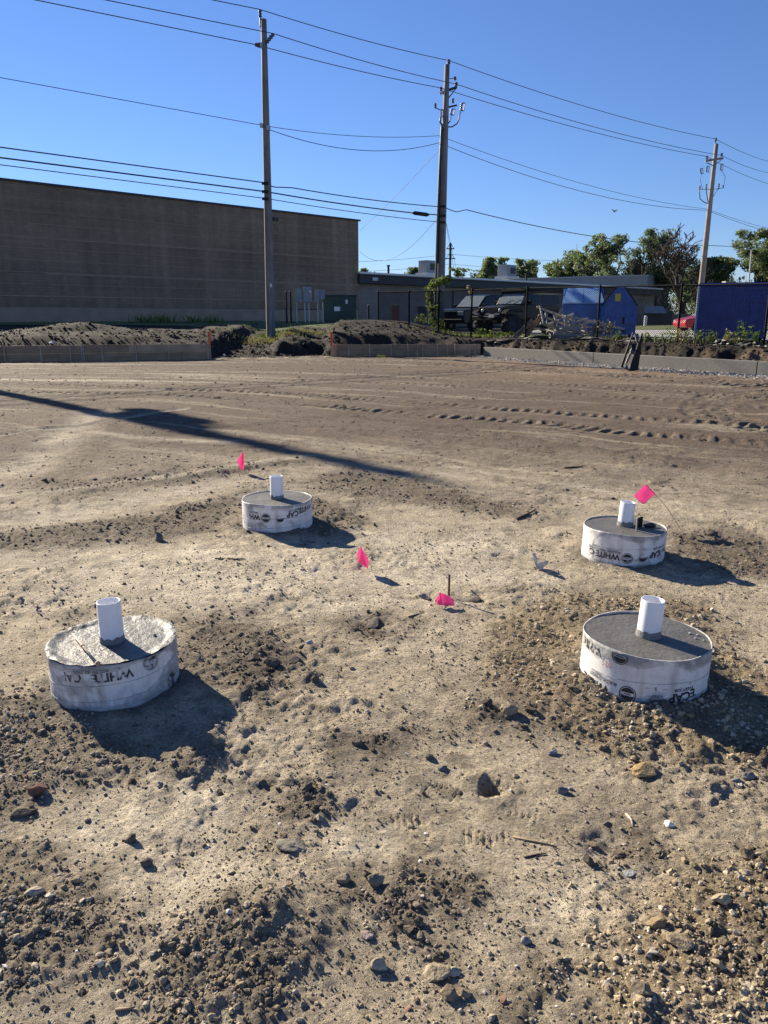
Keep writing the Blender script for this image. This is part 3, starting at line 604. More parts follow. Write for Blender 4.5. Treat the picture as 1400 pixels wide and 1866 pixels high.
def spread():
    x, y, m = cand(52000, 1.35, 4.6, 'tg'); s = sizes(len(x), 0.0036, 0.016, 2.7) * np.clip(0.7 + 0.14 * y, 0.8, 1.4)
    big = (s > 0.0085) & (y < 3.2)
    stones('gravel', x[~big], y[~big], s[~big], pal((~big).sum(), TANS), 'tan gravel strewn around the right footing and bottom right corner', 'gravel')
    stones('gravel', x[big], y[big], s[big], pal(big.sum(), TANS), 'coarser tan pebbles lying in the tan gravel', 'gravel', 2, smooth=False)
    x, y, m = cand(56000, 1.35, 4.6, 'dg'); s = sizes(len(x), 0.0030, 0.013, 2.8) * np.clip(0.7 + 0.14 * y, 0.8, 1.4)
    big = (s > 0.0085) & (y < 3.2)
    stones('gravel', x[~big], y[~big], s[~big], heapc(x[~big], y[~big]), 'grey brown gravel in front of the left footing and lower left', 'gravel')
    stones('gravel', x[big], y[big], s[big], heapc(x[big], y[big]), 'coarser grey pebbles in the grey brown gravel at left', 'gravel', 2)
    x, y, m = cand(60000, 1.5, 11.0, 'cl'); s = sizes(len(x), 0.0045, 0.019, 2.6) * np.clip(0.6 + 0.08 * y, 0.7, 1.2)
    stones('dirt_clods', x, y, s, pal(len(x), DARKS + GREYS[:2]), 'dark crumbly soil clods in loose bands across the clay', 'soil clods')
    # scattered over the clay everywhere near
    x, y = sample(13000, 1.35, 13.0); den = 0.30 + 0.9 * sst(0.0, 0.45, fbm(x, y, 1.0, 3, 120)); k = (RNG.uniform(0, 1, len(x)) < den) & clear_of_footings(x, y); x, y = x[k], y[k]
    s = sizes(len(x), 0.003, 0.015, 2.9) * np.clip(0.6 + 0.12 * y, 0.8, 1.3); big = (s > 0.011) & (y < 4)
    stones('gravel', x[~big], y[~big], s[~big], pal((~big).sum(), MIXED), 'small stones and crumbs scattered over the tan clay', 'gravel')
    stones('gravel', x[big], y[big], s[big], pal(big.sum(), MIXED), 'pebbles scattered over the tan clay', 'gravel', 2)
    x, y = sample(30000, 1.35, 6.0); den = 0.25 + 1.0 * sst(-0.05, 0.4, fbm(x, y, 1.4, 4, 125)); k = (RNG.uniform(0, 1, len(x)) < den) & clear_of_footings(x, y); x, y = x[k], y[k]
    stones('soil_crumbs', x, y, sizes(len(x), 0.0016, 0.0055, 2.4) * np.clip(0.5 + 0.25 * y, 0.9, 1.6), pal(len(x), DARKS + GREYS + [(0.45, 0.37, 0.26)]), 'tiny crumbs of dry soil over the near clay', 'soil crumbs', 1, 0.7, 0.2)
    # flat bright chips
    x, y = sample(170, 1.4, 9.0); k = clear_of_footings(x, y); x, y = x[k], y[k]
    stones('stone_chips', x, y, sizes(len(x), 0.004, 0.012), pal(len(x), [(0.55, 0.52, 0.47), (0.62, 0.58, 0.50), (0.48, 0.47, 0.46)]), 'pale limestone chips sprinkled over the dirt', 'stone chips', 1, 0.4)
    # midfield crumbs, mostly along tracks
    x, y = sample(26000, 7.0, 33.0, 1.0, 0.60); z, d, wR, k = ground_all(x, y); m = (d < -0.3) & (RNG.uniform(0, 1, len(x)) < 0.25 + 0.75 * np.clip(k['trk'] + 0.25 * sst(0.1, .5, fbm(x * .4, y, 0.8, 3, 121)), 0, 1)); x, y = x[m], y[m]
    stones('dirt_clods', x, y, sizes(len(x), 0.007, 0.04, 3.0) * np.clip(y / 16, 0.6, 1.3), pal(len(x), DARKS + GREYS[:3]), 'brown crumbs of soil along the vehicle tracks', 'soil clods', 1, 0.5)
    # chips at the foot of the concrete wall
    n = 5200; t = RNG.uniform(0, 1.15, n); off = np.abs(RNG.normal(0, 0.55, n)) + 0.12; ax, ay = RF[0]; bx, by = RF[1]; dl = math.hypot(bx - ax, by - ay); nxn, nyn = -(11.9) / dl, -(6.75) / dl
    x = ax + (bx - ax) * t + nxn * off; y = ay + (by - ay) * t + nyn * off; k = y < 33.4
    stones('gravel', x[k], y[k], sizes(k.sum(), 0.015, 0.05), pal(k.sum(), [(0.40, 0.375, 0.335), (0.33, 0.30, 0.27), (0.48, 0.455, 0.41), (0.24, 0.215, 0.19)]), 'pale grey gravel strip at the foot of the concrete wall', 'gravel')
    # clods on the spoil heaps
    n = 6000; x = RNG.uniform(-20, 5, n); y = RNG.uniform(29, 40, n); z, d, wR, k = ground_all(x, y); m = (d > 0.2) & (d < 7); x, y = x[m], y[m]
    stones('dirt_clods', x, y, sizes(len(x), 0.02, 0.10, 2.8), pal(len(x), [(0.022, 0.017, 0.013), (0.03, 0.023, 0.017), (0.042, 0.031, 0.023)]), 'dark lumps of topsoil on the spoil heaps behind the boards', 'soil clods', 1, 0.7)
    n = 1800; t = RNG.uniform(0, 1.15, n); off = RNG.uniform(0.3, 2.0, n); x = ax + (bx - ax) * t - nxn * off; y = ay + (by - ay) * t - nyn * off
    stones('dirt_clods', x, y, sizes(n, 0.02, 0.08, 2.8), pal(n, [(0.03, 0.023, 0.017), (0.05, 0.037, 0.027), (0.09, 0.065, 0.048)]), 'dark soil lumps in the cut bank behind the concrete wall', 'soil clods', 1, 0.7)
spread()

def rock(px, py, wpx, col, label, flat=0.7, sub=3, cat='rock', sink=0.32, elong=1.2, seed=None, rz=None):
    """one countable stone, width in photo pixels at its place"""
    p = gp(px, py); r = random.Random(seed if seed is not None else int(px * 7 + py)); V0, F0 = ICO[sub]
    s = 0.84 * wpx / FPX * math.hypot(p.y, CAMH) / 2
    V = V0.copy(); rr = np.random.default_rng(int(px * 13 + py))
    f = fbm(V[:, 0] * 1.3 + px, V[:, 1] * 1.3 + V[:, 2] * 1.7, 1.0, 3, int(px) % 97); V = V * (1 + 0.35 * f)[:, None]
    for _ in range(7):
        pn = rr.normal(size=3); pn /= np.linalg.norm(pn); h = rr.uniform(0.5, 0.85); ex = np.maximum(V @ pn - h, 0); V = V - ex[:, None] * pn[None]
    V = V * (1 + 0.06 * fbm(V[:, 0] * 4, V[:, 1] * 4 + V[:, 2] * 5, 1.0, 3, 5))[:, None]
    V = V * np.array([elong, 0.9, flat]) * s
    a = rz if rz is not None else r.uniform(-0.6, 0.6); V = np.stack([V[:, 0] * math.cos(a) - V[:, 1] * math.sin(a), V[:, 0] * math.sin(a) + V[:, 1] * math.cos(a), V[:, 2]], 1)
    me = mesh_np('rock', V, F0, np.tile(np.array(col), (len(V), 1)), True)
    me.polygons.foreach_set('use_smooth', [sub > 3] * len(me.polygons))
    o = link('rock', me, M['stone']); o.location = (p.x, p.y, gz(p.x, p.y) - V[:, 2].min() * (1 - 2 * sink)); tag(o, label, cat, 'single rocks on the dirt'); return o
ROCKS = [
 (72, 1443, 34, (0.17, 0.085, 0.065), 'reddish brown rock on the dirt near the left edge', 0.85),
 (42, 1482, 42, (0.10, 0.085, 0.07), 'dark slab of stone below the reddish rock at left', 0.45),
 (66, 1630, 34, (0.42, 0.36, 0.27), 'pale flat stone in grey gravel at lower left', 0.5),
 (91, 1638, 16, (0.50, 0.45, 0.36), 'small pale stone right beside the pale flat one at lower left', 0.5),
 (143, 1606, 20, (0.33, 0.27, 0.19), 'tan stone on the edge between grey gravel and pale clay', 0.8),
 (268, 1576, 26, (0.12, 0.10, 0.085), 'dark stone alone on the smooth pale clay at left', 0.7),
 (240, 1532, 24, (0.11, 0.095, 0.08), 'dark pointed clod above the smooth pale clay at left', 0.9),
 (422, 1668, 30, (0.15, 0.125, 0.09), 'dark block at the top of the gravel heap bottom left of centre', 0.9),
 (691, 1765, 30, (0.40, 0.34, 0.25), 'pale blocky rock standing at bottom centre', 1.0),
 (797, 1777, 46, (0.33, 0.27, 0.18), 'large tan flat rock at bottom centre', 0.6),
 (826, 1776, 24, (0.46, 0.40, 0.29), 'cream rock touching the large tan rock at bottom centre', 0.6),
 (818, 1818, 34, (0.22, 0.17, 0.115), 'brown rounded rock below the large tan rock', 0.95),
 (845, 1815, 24, (0.26, 0.20, 0.13), 'brown rock with a deep shadow beside the rounded one', 0.8),
 (1176, 1410, 52, (0.40, 0.28, 0.14), 'yellow sandstone lump right of centre on the clay', 0.55),
 (1220, 1509, 20, (0.70, 0.68, 0.62), 'white pebble alone on the smooth clay at right', 0.6),
 (928, 1306, 34, (0.30, 0.24, 0.16), 'tan chunk by the dark block near the tan gravel', 0.85),
 (886, 1296, 28, (0.085, 0.07, 0.06), 'dark block left of the tan chunk near the tan gravel', 0.85),
 (968, 1306, 22, (0.10, 0.08, 0.065), 'dark clod right of the tan chunk near the tan gravel', 0.7),
 (649, 1360, 28, (0.15, 0.12, 0.09), 'brown stone right of the left footing shadow', 0.7),
 (784, 1382, 18, (0.10, 0.095, 0.095), 'dark grey pebble in the middle of the clay', 0.9),
 (806, 1402, 18, (0.16, 0.15, 0.145), 'grey pebble just below the dark pebble in the middle', 0.7),
 (1006, 1376, 20, (0.24, 0.25, 0.27), 'blue grey pebble below the tan chunk', 0.7),
 (1025, 1447, 22, (0.17, 0.165, 0.16), 'grey pointed pebble left of the sandstone lump', 0.9),
 (1164, 1838, 34, (0.22, 0.18, 0.125), 'grey brown rock in the tan gravel at the bottom right', 0.9),
 (1194, 1713, 38, (0.26, 0.19, 0.11), 'tan clod on the upper edge of the bottom right gravel', 0.75),
 (1235, 1752, 44, (0.30, 0.235, 0.15), 'broad tan stone in the bottom right gravel', 0.55),
 (1310, 1675, 32, (0.38, 0.31, 0.21), 'pale tan stone high in the bottom right gravel', 0.8),
 (1358, 1575, 30, (0.20, 0.15, 0.10), 'brown clod above the bottom right gravel by the right edge', 0.8),
 (684, 1616, 30, (0.24, 0.20, 0.145), 'pointed tan rock sunk in the clay below centre', 1.0),
 (627, 1614, 28, (0.26, 0.22, 0.16), 'tan rock left of the pointed rock below centre', 0.8),
 (535, 1547, 58, (0.21, 0.19, 0.155), 'grey slab flush with the clay left of centre', 0.32),
 (558, 1447, 26, (0.11, 0.09, 0.07), 'dark clod with a long shadow left of centre', 0.9),
 (478, 1430, 22, (0.13, 0.11, 0.085), 'brown stone near the tip of the left footing shadow', 0.8),
 (1128, 1556, 30, (0.13, 0.105, 0.08), 'dark flat clod in the dug patch on the right clay', 0.5),
 (1071, 1580, 26, (0.10, 0.085, 0.07), 'dark clod left of the dug patch on the right clay', 0.9),
 (1145, 1601, 24, (0.36, 0.37, 0.37), 'pale blue grey flake on the right clay', 0.25),
 (1363, 1417, 26, (0.20, 0.195, 0.19), 'grey stone near the right edge beside the sandstone lump', 0.7),
 (1341, 1424, 18, (0.22, 0.215, 0.21), 'small grey stone left of the grey stone by the right edge', 0.7),
 (957, 1724, 20, (0.27, 0.25, 0.24), 'grey faceted pebble on the pale clay at lower right', 0.9),
 (668, 1710, 24, (0.33, 0.26, 0.23), 'pinkish flat pebble at lower centre', 0.35),
 (745, 1702, 22, (0.17, 0.14, 0.10), 'brown clod right of the pinkish pebble', 0.9),
 (494, 1216, 30, (0.11, 0.09, 0.07), 'dark clod largest of the group right of the left footing', 0.8),
 (463, 1206, 30, (0.095, 0.08, 0.065), 'dark clod left in the group right of the left footing', 0.8),
 (492, 1157, 24, (0.17, 0.145, 0.11), 'brown round stone on top of the group right of the left footing', 0.8),
 (540, 1208, 30, (0.10, 0.085, 0.07), 'flat dark clod right in the group by the left footing', 0.6),
 (565, 1176, 16, (0.40, 0.38, 0.36), 'pale pebble right of the clod group', 0.7),
 (290, 984, 26, (0.12, 0.11, 0.10), 'dark stone below the loose soil band left of the far left footing', 0.9),
 (1040, 1440, 12, (0.30, 0.29, 0.28), 'tiny grey pebble beside the grey pointed pebble', 0.7),
 (575, 1245, 20, (0.11, 0.09, 0.075), 'brown clod between the left footing and the centre', 0.8),
 (1298, 980, 22, (0.10, 0.085, 0.07), 'dark clod right of the far right footing shadow', 0.7),
]
for t in ROCKS: rock(t[0], t[1], t[2], t[3], t[4], t[5])
# ================================================================== FOOTINGS
TR_ = 0.272; PR = 0.051
def text_mesh(s, size, bold=0.0):
    cu = bpy.data.curves.new('t', 'FONT'); cu.body = s; cu.size = size; cu.offset = bold * size; cu.fill_mode = 'FRONT'; cu.align_x = 'CENTER'; cu.resolution_u = 3
    o = bpy.data.objects.new('t', cu); COL.objects.link(o); dg = bpy.context.evaluated_depsgraph_get()
    me = bpy.data.meshes.new_from_object(o.evaluated_get(dg)); V = [v.co[:] for v in me.vertices]; F = [tuple(p.vertices) for p in me.polygons]
    cy = (max(v[1] for v in V) + min(v[1] for v in V)) / 2; V = [(v[0], v[1] - cy, 0) for v in V]; bpy.data.objects.remove(o); bpy.data.curves.remove(cu); bpy.data.meshes.remove(me); return V, F
def emblem(r):
    V = []; F = []
    def ring(r0, r1, a0=0, a1=2 * math.pi, n=36):
        b = len(V)
        for k in range(n + 1):
            a = a0 + (a1 - a0) * k / n; V.append((r0 * math.cos(a), r0 * math.sin(a), 0)); V.append((r1 * math.cos(a), r1 * math.sin(a), 0))
        for k in range(n): F.append((b + 2 * k, b + 2 * k + 1, b + 2 * k + 3, b + 2 * k + 2))
    ring(r * 0.90, r)
    def seg(sgn):
        b = len(V); rr = r * 0.80; h = 0.20 * r; a0 = math.asin(h / rr); n = 16; V.append((0, sgn * h, 0))
        for k in range(n + 1):
            a = a0 + (math.pi - 2 * a0) * k / n; V.append((rr * math.cos(a), sgn * rr * math.sin(a), 0))
        for k in range(n): F.append((b, b + 1 + k, b + 2 + k))
    seg(1); seg(-1); ring(r * 0.74, r * 0.80, -0.27, 0.27, 4); ring(r * 0.74, r * 0.80, math.pi - 0.27, math.pi + 0.27, 4)
    b = len(V); V.extend([(-0.45 * r, -0.06 * r, 0), (0.45 * r, -0.06 * r, 0), (0.45 * r, 0.05 * r, 0), (-0.45 * r, 0.05 * r, 0)]); F.append((b, b + 1, b + 2, b + 3)); return V, F
def hat(r):
    V = []; F = []; n = 14
    V.append((0, 0, 0))
    for k in range(n + 1):
        a = math.pi * k / n; V.append((r * 0.8 * math.cos(a), r * 0.62 * math.sin(a), 0))
    for k in range(n): F.append((0, 1 + k, 2 + k))
    b = len(V); V += [(-1.15 * r, -0.18 * r, 0), (0.95 * r, -0.18 * r, 0), (0.95 * r, -0.05 * r, 0), (-1.15 * r, -0.05 * r, 0)]; F.append((b, b + 1, b + 2, b + 3))
    for q in range(5):       # little sparks under the brim
        a = -0.4 - q * 0.5; b = len(V); c, s_ = math.cos(a), math.sin(a)
        V += [(0.55 * r * c + .1 * r, 0.5 * r * s_ - .2 * r, 0), (0.85 * r * c + .1 * r, 0.8 * r * s_ - .2 * r, 0), (0.85 * r * c + .17 * r, 0.8 * r * s_ - .15 * r, 0), (0.55 * r * c + .17 * r, 0.5 * r * s_ - .15 * r, 0)]; F.append((b, b + 1, b + 2, b + 3))
    return V, F
def bars(w, h, k=1):
    V = []; F = []
    for q in range(k):
        y = q * 2.2 * h; b = len(V); V += [(-w / 2, y, 0), (w / 2, y, 0), (w / 2, y + h, 0), (-w / 2, y + h, 0)]; F.append((b, b + 1, b + 2, b + 3))
    return V, F
def wrap(VF, R, phi, th, zc, slope=0.0, flip=True, zmin=-0.02, zmax=9):
    """print VF round a tube of radius R; th in degrees right of the camera-facing line; printed upside down"""
    V, F = VF; out = []
    sgn = -1 if flip else 1; c, s = math.cos(slope), math.sin(slope)
    bm = bmesh.new(); vs = [bm.verts.new(v) for v in V]
    for f in F:
        try: bm.faces.new([vs[i] for i in f])
        except ValueError: pass
    for _ in range(1):
        lng = [e for e in bm.edges if e.calc_length() > 0.03]
        if lng: bmesh.ops.subdivide_edges(bm, edges=lng, cuts=3)
    for v in bm.verts:
        x, y = v.co.x * sgn, v.co.y * sgn; x, y = x * c - y * s, x * s + y * c
        a = phi + math.radians(th) + x / R; z = min(max(zc + y, zmin), zmax)
        v.co = (R * math.cos(a), R * math.sin(a), z)
    bmesh.ops.recalc_face_normals(bm, faces=bm.faces)
    me = bpy.data.meshes.new('lettering'); bm.to_mesh(me); bm.free(); return me
def footing(i, label, h, mtop, smear, lo, tilt=(0, 0), ragged=0.0, pipe_h=0.19, pipe_tilt=(0, 0), pipe_off=(0, 0)):
    fx, fy = FOOT[i]; g = gz(fx + 0.0, fy - 0.33)
    e = empty('concrete_footing', (fx, fy, 0.0), 0, label, 'footing', 'round footings poured in paper tube forms'); e.rotation_euler = (tilt[0], tilt[1], 0)
    phi = math.atan2(-fy, -fx); n = 128
    rs = np.random.default_rng(50 + i)
    # paper form: a real tube wall, slightly out of round
    def rad(a, z): return TR_ * (1 + 0.006 * math.sin(2 * a + i) + 0.003 * math.sin(5 * a + 2 * i)) + 0.0010 * math.sin(9 * a + z * 30)
    V = []; F = []; rows = [-0.14, -0.02, 0.03, 0.08, 0.13, 0.18, h - 0.008, h]
    for k, z in enumerate(rows):
        for q in range(n):
            a = 2 * math.pi * q / n; zz = z if k < len(rows) - 1 else h + 0.004 * math.sin(3 * a + i) + ragged * float(noise(np.array([a * 6.0]), np.array([i * 3.3]), 4)[0]); V.append((rad(a, z) * math.cos(a), rad(a, z) * math.sin(a), zz))
    for k, z in enumerate([h, h - 0.03]):
        for q in range(n):
            a = 2 * math.pi * q / n; r = rad(a, h) - 0.006; V.append((r * math.cos(a), r * math.sin(a), z + (V[7 * n + q][2] - h if k == 0 else 0)))
    for k in range(len(rows) + 1):
        for q in range(n): q2 = (q + 1) % n; F.append((k * n + q, k * n + q2, (k + 1) * n + q2, (k + 1) * n + q))
    form = link('tube_form', mesh_np('tube_form', V, F), paper('paper_form_%d' % i, 3.1 * i + 1.0, smear, lo), e)
    # winding seam
    for s0 in (0.055, 0.125):
        pts = [(math.cos(a) * (rad(a, .1) + 0.0004), math.sin(a) * (rad(a, .1) + 0.0004), s0 + 0.012 * (a - phi) + 0.003 * math.sin(a * 3)) for a in np.linspace(phi - 1.7, phi + 1.7, 60)]
        MB().tube(pts, 0.0011, 5).build('seam', M['inkgrey'], form)
    # concrete top
    nr, na = 46, 160; P = [(0, 0)] + [(r, a) for r in np.linspace(0.02, 1, nr) for a in np.linspace(0, 2 * math.pi, na, endpoint=False)]
    P = np.array(P); rr = P[:, 0] * (TR_ - 0.0055 + (0.010 if ragged else 0.0)); X = rr * np.cos(P[:, 1]); Y = rr * np.sin(P[:, 1])
    amp = 0.0032 if ragged else 0.0022
    Z = h - 0.005 + amp * fbm(X + i, Y, 14, 4, 200 + i, 0.6) + (0.003 * np.abs(fbm(X * 0.6, Y + i, 9, 3, 210)) if ragged else 0)
    if ragged: Z = Z + 0.012 * sst(0.80, 0.97, P[:, 0]) * (0.8 + 0.8 * fbm(X, Y, 12, 3, 220)) + 0.003
    F3 = [(0, 1 + q, 1 + (q + 1) % na, 1 + q) for q in range(na)]
    Fq = [(1 + k * na + q, 1 + (k + 1) * na + q, 1 + (k + 1) * na + (q + 1) % na, 1 + k * na + (q + 1) % na) for k in range(nr - 1) for q in range(na)]
    bmV = np.stack([X, Y, Z], 1)
    me = bpy.data.meshes.new('concrete_top'); me.from_pydata([tuple(v) for v in bmV], [], [(0, 1 + q, 1 + (q + 1) % na) for q in range(na)] + Fq); me.polygons.foreach_set('use_smooth', [True] * len(me.polygons)); me.update()
    bm = bmesh.new(); bm.from_mesh(me); bmesh.ops.recalc_face_normals(bm, faces=bm.faces)
    if sum(f.normal.z for f in bm.faces) < 0: bmesh.ops.reverse_faces(bm, faces=bm.faces)
    bm.to_mesh(me); bm.free()
    link('concrete_top', me, mtop, e)
    # plastic pipe sleeve
    px, py = pipe_off; top = h + pipe_h
    pe = MB().lathe([(PR - 0.006, h - 0.05), (PR - 0.006, top - 0.002), (PR - 0.004, top), (PR - 0.001, top), (PR, top - 0.003), (PR, h - 0.05)], (0, 0, 0), 64).build('pipe_sleeve', M['pipe'], e, smooth=True)
    pe.location = (px, py, 0); pe.rotation_euler = (pipe_tilt[0], pipe_tilt[1], 0)
    # cement splashed up the foot of the pipe, ragged upper edge
    V = []; F = []; m = 72
    for q in range(m):
        a = 2 * math.pi * q / m; hh = 0.026 + 0.012 * float(noise(np.array([a * 1.9 + i]), np.array([7.7 * i]), 9)[0]) + 0.0015 * math.sin(a * 7 + i)
        for (r, z) in ((PR + 0.006, h - 0.016), (PR + 0.0035, h - 0.002), (PR + 0.0022, h + hh * 0.6), (PR + 0.0006, h + hh)): V.append((r * math.cos(a), r * math.sin(a), z))
    for q in range(m):
        q2 = (q + 1) % m
        for k in range(3): F.append((q * 4 + k, q2 * 4 + k, q2 * 4 + k + 1, q * 4 + k + 1))
    co = link('cement_collar', mesh_np('cement_collar', V, F), M['cement'], pe)
    def put(VF, th, z, mat, slope=0.0, nm='lettering', dr=0.0016, flip=True, zmax=None):
        me = wrap(VF, TR_ + dr, phi, th, z, slope, flip, -0.05, (h - 0.006) if zmax is None else zmax); link(nm, me, M[mat], form)
    return e, form, put, phi, h
BOLD = 0.034
WC = text_mesh('WHITE CAP', 0.054, BOLD); WH = text_mesh('WHITE', 0.054, BOLD); CA = text_mesh('CAP', 0.054, BOLD)
SL = text_mesh('BUILDING TRUST ON EVERY JOB', 0.0195, 0.018); SL1 = text_mesh('BUILDING TRUST', 0.0195, 0.018); SL2 = text_mesh('ON EVERY JOB', 0.0195, 0.018)
NUM = text_mesh('025', 0.034, -0.004); EM = emblem(0.036); HT = hat(0.034); LN = bars(0.07, 0.003, 2); LN2 = bars(0.045, 0.002, 3); SN = text_mesh('S', 0.022, 0.01)

# near left: cement-smeared, print nearly covered
e, form, put, phi, h = footing(0, 'smeared grey white footing nearest the camera on the left, wooden stick on top', 0.212, M['wet'], 1.1, 0.505, (0.0, -0.012), 0.005, 0.185)
put(WH, -3, h - 0.050, 'inkworn', 0.03); put(SL, -24, h - 0.020, 'inkworn', 0.02); put(CA, -40, h - 0.052, 'inkworn', 0.03); put(EM, 32, h - 0.030, 'inkworn'); put(EM, 58, 0.045, 'inkworn')
# far left: cleanest print
e, form, put, phi, h = footing(1, 'white printed footing at the back left beside the narrow pink flag', 0.232, M['cured'], 0.7, 0.63, (0, 0), 0, 0.175)
put(WH, -47, 0.145 - 0.008, 'ink', 0.0); put(SL1, -49, 0.170, 'ink', 0.0); put(LN, -50, 0.195, 'inkgrey'); put(NUM, -29, 0.085, 'inkgrey')
put(EM, -19, 0.135, 'ink', 0, 'emblem'); put(HT, 4, 0.125, 'ink', 0.05, 'emblem'); put(CA, 25, 0.155, 'ink', 0.07); put(SL2, 31, 0.190, 'ink', 0.07); put(WH, 54, 0.178, 'ink', 0.08)
# far right
e, form, put, phi, h = footing(2, 'white printed footing at the back right with a peg and black scrap on top', 0.222, M['cured'], 0.85, 0.59, (0, 0.02), 0, 0.16, (0.0, 0.045), (0.0, 0.03))
put(WC, -33, 0.070, 'ink', 0.0); put(SL, -33, 0.103, 'ink', 0.0); put(LN, -12, 0.118, 'inkgrey'); put(LN, -40, 0.125, 'inkgrey'); put(EM, 7, 0.068, 'ink', 0, 'emblem'); put(HT, 29, 0.070, 'ink', 0.04, 'emblem'); put(SN, 30, 0.135, 'inkgrey'); put(CA, 50, 0.090, 'ink', 0.05); put(WH, 72, 0.10, 'ink', 0.05); put(SL2, 58, 0.135, 'ink', 0.05)
# near right
e, form, put, phi, h = footing(3, 'white printed footing nearest the camera on the right in tan gravel', 0.238, M['cured'], 0.9, 0.585, (0, 0.022), 0, 0.165, (0.0, 0.03))
put(WH, -46, 0.052, 'ink', -0.02); put(SL1, -37, 0.092, 'ink', -0.02); put(LN, -44, 0.112, 'inkgrey'); put(EM, -11, 0.064, 'ink', 0, 'emblem'); put(HT, 14, 0.050, 'ink', 0.04, 'emblem'); put(LN2, 14, 0.080, 'inkgrey'); put(SN, 12, 0.108, 'ink'); put(bars(0.02, 0.002), 5, 0.110, 'inkgrey'); put(bars(0.02, 0.002), 20, 0.110, 'inkgrey')
put(CA, 35, 0.070, 'ink', 0.06); put(SL2, 42, 0.108, 'ink', 0.07); put(WH, 63, 0.085, 'ink', 0.06); put(LN, 50, 0.135, 'inkgrey'); put(NUM, -33, 0.168, 'inkred', 0.0); put(WH, -60, 0.205, 'inkworn', 0.0); put(EM, -21, 0.222, 'ink', 0, 'emblem')

# things lying on the footings
def on_top(i, px, py, h):
    return gp(px, py, h)
p0 = gp(133, 1156, 0.225); p1 = gp(176, 1208, 0.225); mid_ = p0.lerp(p1, 0.43)
st = empty('wooden_stick', p0, 0, 'peeled wooden stick with a knot lying on the near left footing', 'stick')
def rel(P, o): return [tuple(Vector(q) - Vector(o)) for q in P]
MB().tube(rel([p0, p0.lerp(p1, 0.38), mid_, p0.lerp(p1, 0.5), p1], p0), [0.0042, 0.005, 0.0065, 0.005, 0.005], 8).build('shaft', M['stick'], st, smooth=True)
MB().tube(rel([mid_ - (p1 - p0) * 0.03, mid_, mid_ + (p1 - p0) * 0.03], p0), [0.006, 0.0085, 0.006], 8).build('knot', M['timber'], st, smooth=True)
MB().tube(rel([p1, p1 + (p1 - p0).normalized() * 0.022 + Vector((0, 0, 0.004))], p0), [0.007, 0.0115], 9).build('butt_end', M['timber'], st)
pb = gp(282, 1157, 0.217)
V0, F0 = ICO[2]; o = link('pebble', mesh_np('pebble', V0 * np.array([0.0085, 0.007, 0.0055]), F0, np.tile([0.3, 0.29, 0.27], (len(V0), 1))), M['stone']); o.location = pb; tag(o, 'grey pebble lying on the near left footing', 'pebble')
# far right footing: peg, twig, black scrap
b = gp(1160, 966, 0.222); pg = MB().tube([(0, 0, -0.01), (0.0, 0.0, 0.055), (0.001, 0, 0.085)], [0.0055, 0.0055, 0.0045], 8).build('wooden_peg', M['stick']); pg.location = b; tag(pg, 'pale wooden peg standing upright on the back right footing', 'peg')
b2 = gp(1166, 958, 0.222); bl = MB().box((0, 0, 0.025), (0.03, 0.03, 0.06)).box((0.01, 0, 0.058), (0.02, 0.02, 0.01)).build('black_block', M['black'], bevel=0.004); bl.location = b2; tag(bl, 'small black block behind the peg on the back right footing', 'block')
V0, F0 = ICO[3]; V = V0 * (1 + 0.45 * fbm(V0[:, 0] * 2, V0[:, 1] * 2 + V0[:, 2], 1.0, 3, 9))[:, None] * np.array([0.045, 0.022, 0.016])
o = link('black_scrap', mesh_np('black_scrap', V, F0), M['fabric']); o.location = gp(1184, 957, 0.226); tag(o, 'crumpled black scrap lying on the back right footing', 'scrap')
tw = MB().tube([(0, 0, 0), (0.03, 0, 0.014), (0.065, 0.01, 0.040)], [0.003, 0.0028, 0.0015], 6).build('twig', M['timber']); tw.location = gp(1149, 946, 0.224); tag(tw, 'thin twig beside the pipe of the back right footing', 'twig')
for (px, py, s, wh) in ((1258, 1154, 0.006, 'largest and leftmost pale crumb'), (1268, 1163, 0.005, 'pale crumb nearest the camera'), (1272, 1157, 0.005, 'pale crumb farthest back'), (1283, 1167, 0.004, 'smallest and rightmost pale crumb')):
    V0, F0 = ICO[2]; o = link('pebble', mesh_np('pebble', V0 * np.array([s * 1.3, s, s * .7]), F0, np.tile([0.5, 0.48, 0.45], (len(V0), 1))), M['stone']); o.location = gp(px, py, 0.232); tag(o, wh + ' of four on the near right footing', 'pebble', 'crumbs on the near right footing')

# ================================================================== PINK FLAGS, PIN AND LITTER
def sheet(name, corners, nx, ny, wave, mat, parent, off, thick=0.0007, wv=(9, 5), seed=1):
    """four corners (bl, br, tr, tl) in world space with real ripples along the sheet normal"""
    a, b, c, d = [Vector(q) - Vector(off) for q in corners]; nrm = (b - a).cross(d - a).normalized(); V = []; F = []
    for j in range(ny + 1):
        for i in range(nx + 1):
            u, v = i / nx, j / ny; p = (a * (1 - u) + b * u) * (1 - v) + (d * (1 - u) + c * u) * v
            V.append(p + nrm * wave * (math.sin(u * wv[0] + v * 2 + seed) * 0.6 + math.sin(v * wv[1] + u * 3 + seed * 2) * 0.5))
    for j in range(ny):
        for i in range(nx): k = j * (nx + 1) + i; F.append((k, k + 1, k + nx + 2, k + nx + 1))
    o = link(name, mesh_np(name, [tuple(p) for p in V], F), mat, parent); s = o.modifiers.new('s', 'SOLIDIFY'); s.thickness = thick; return o
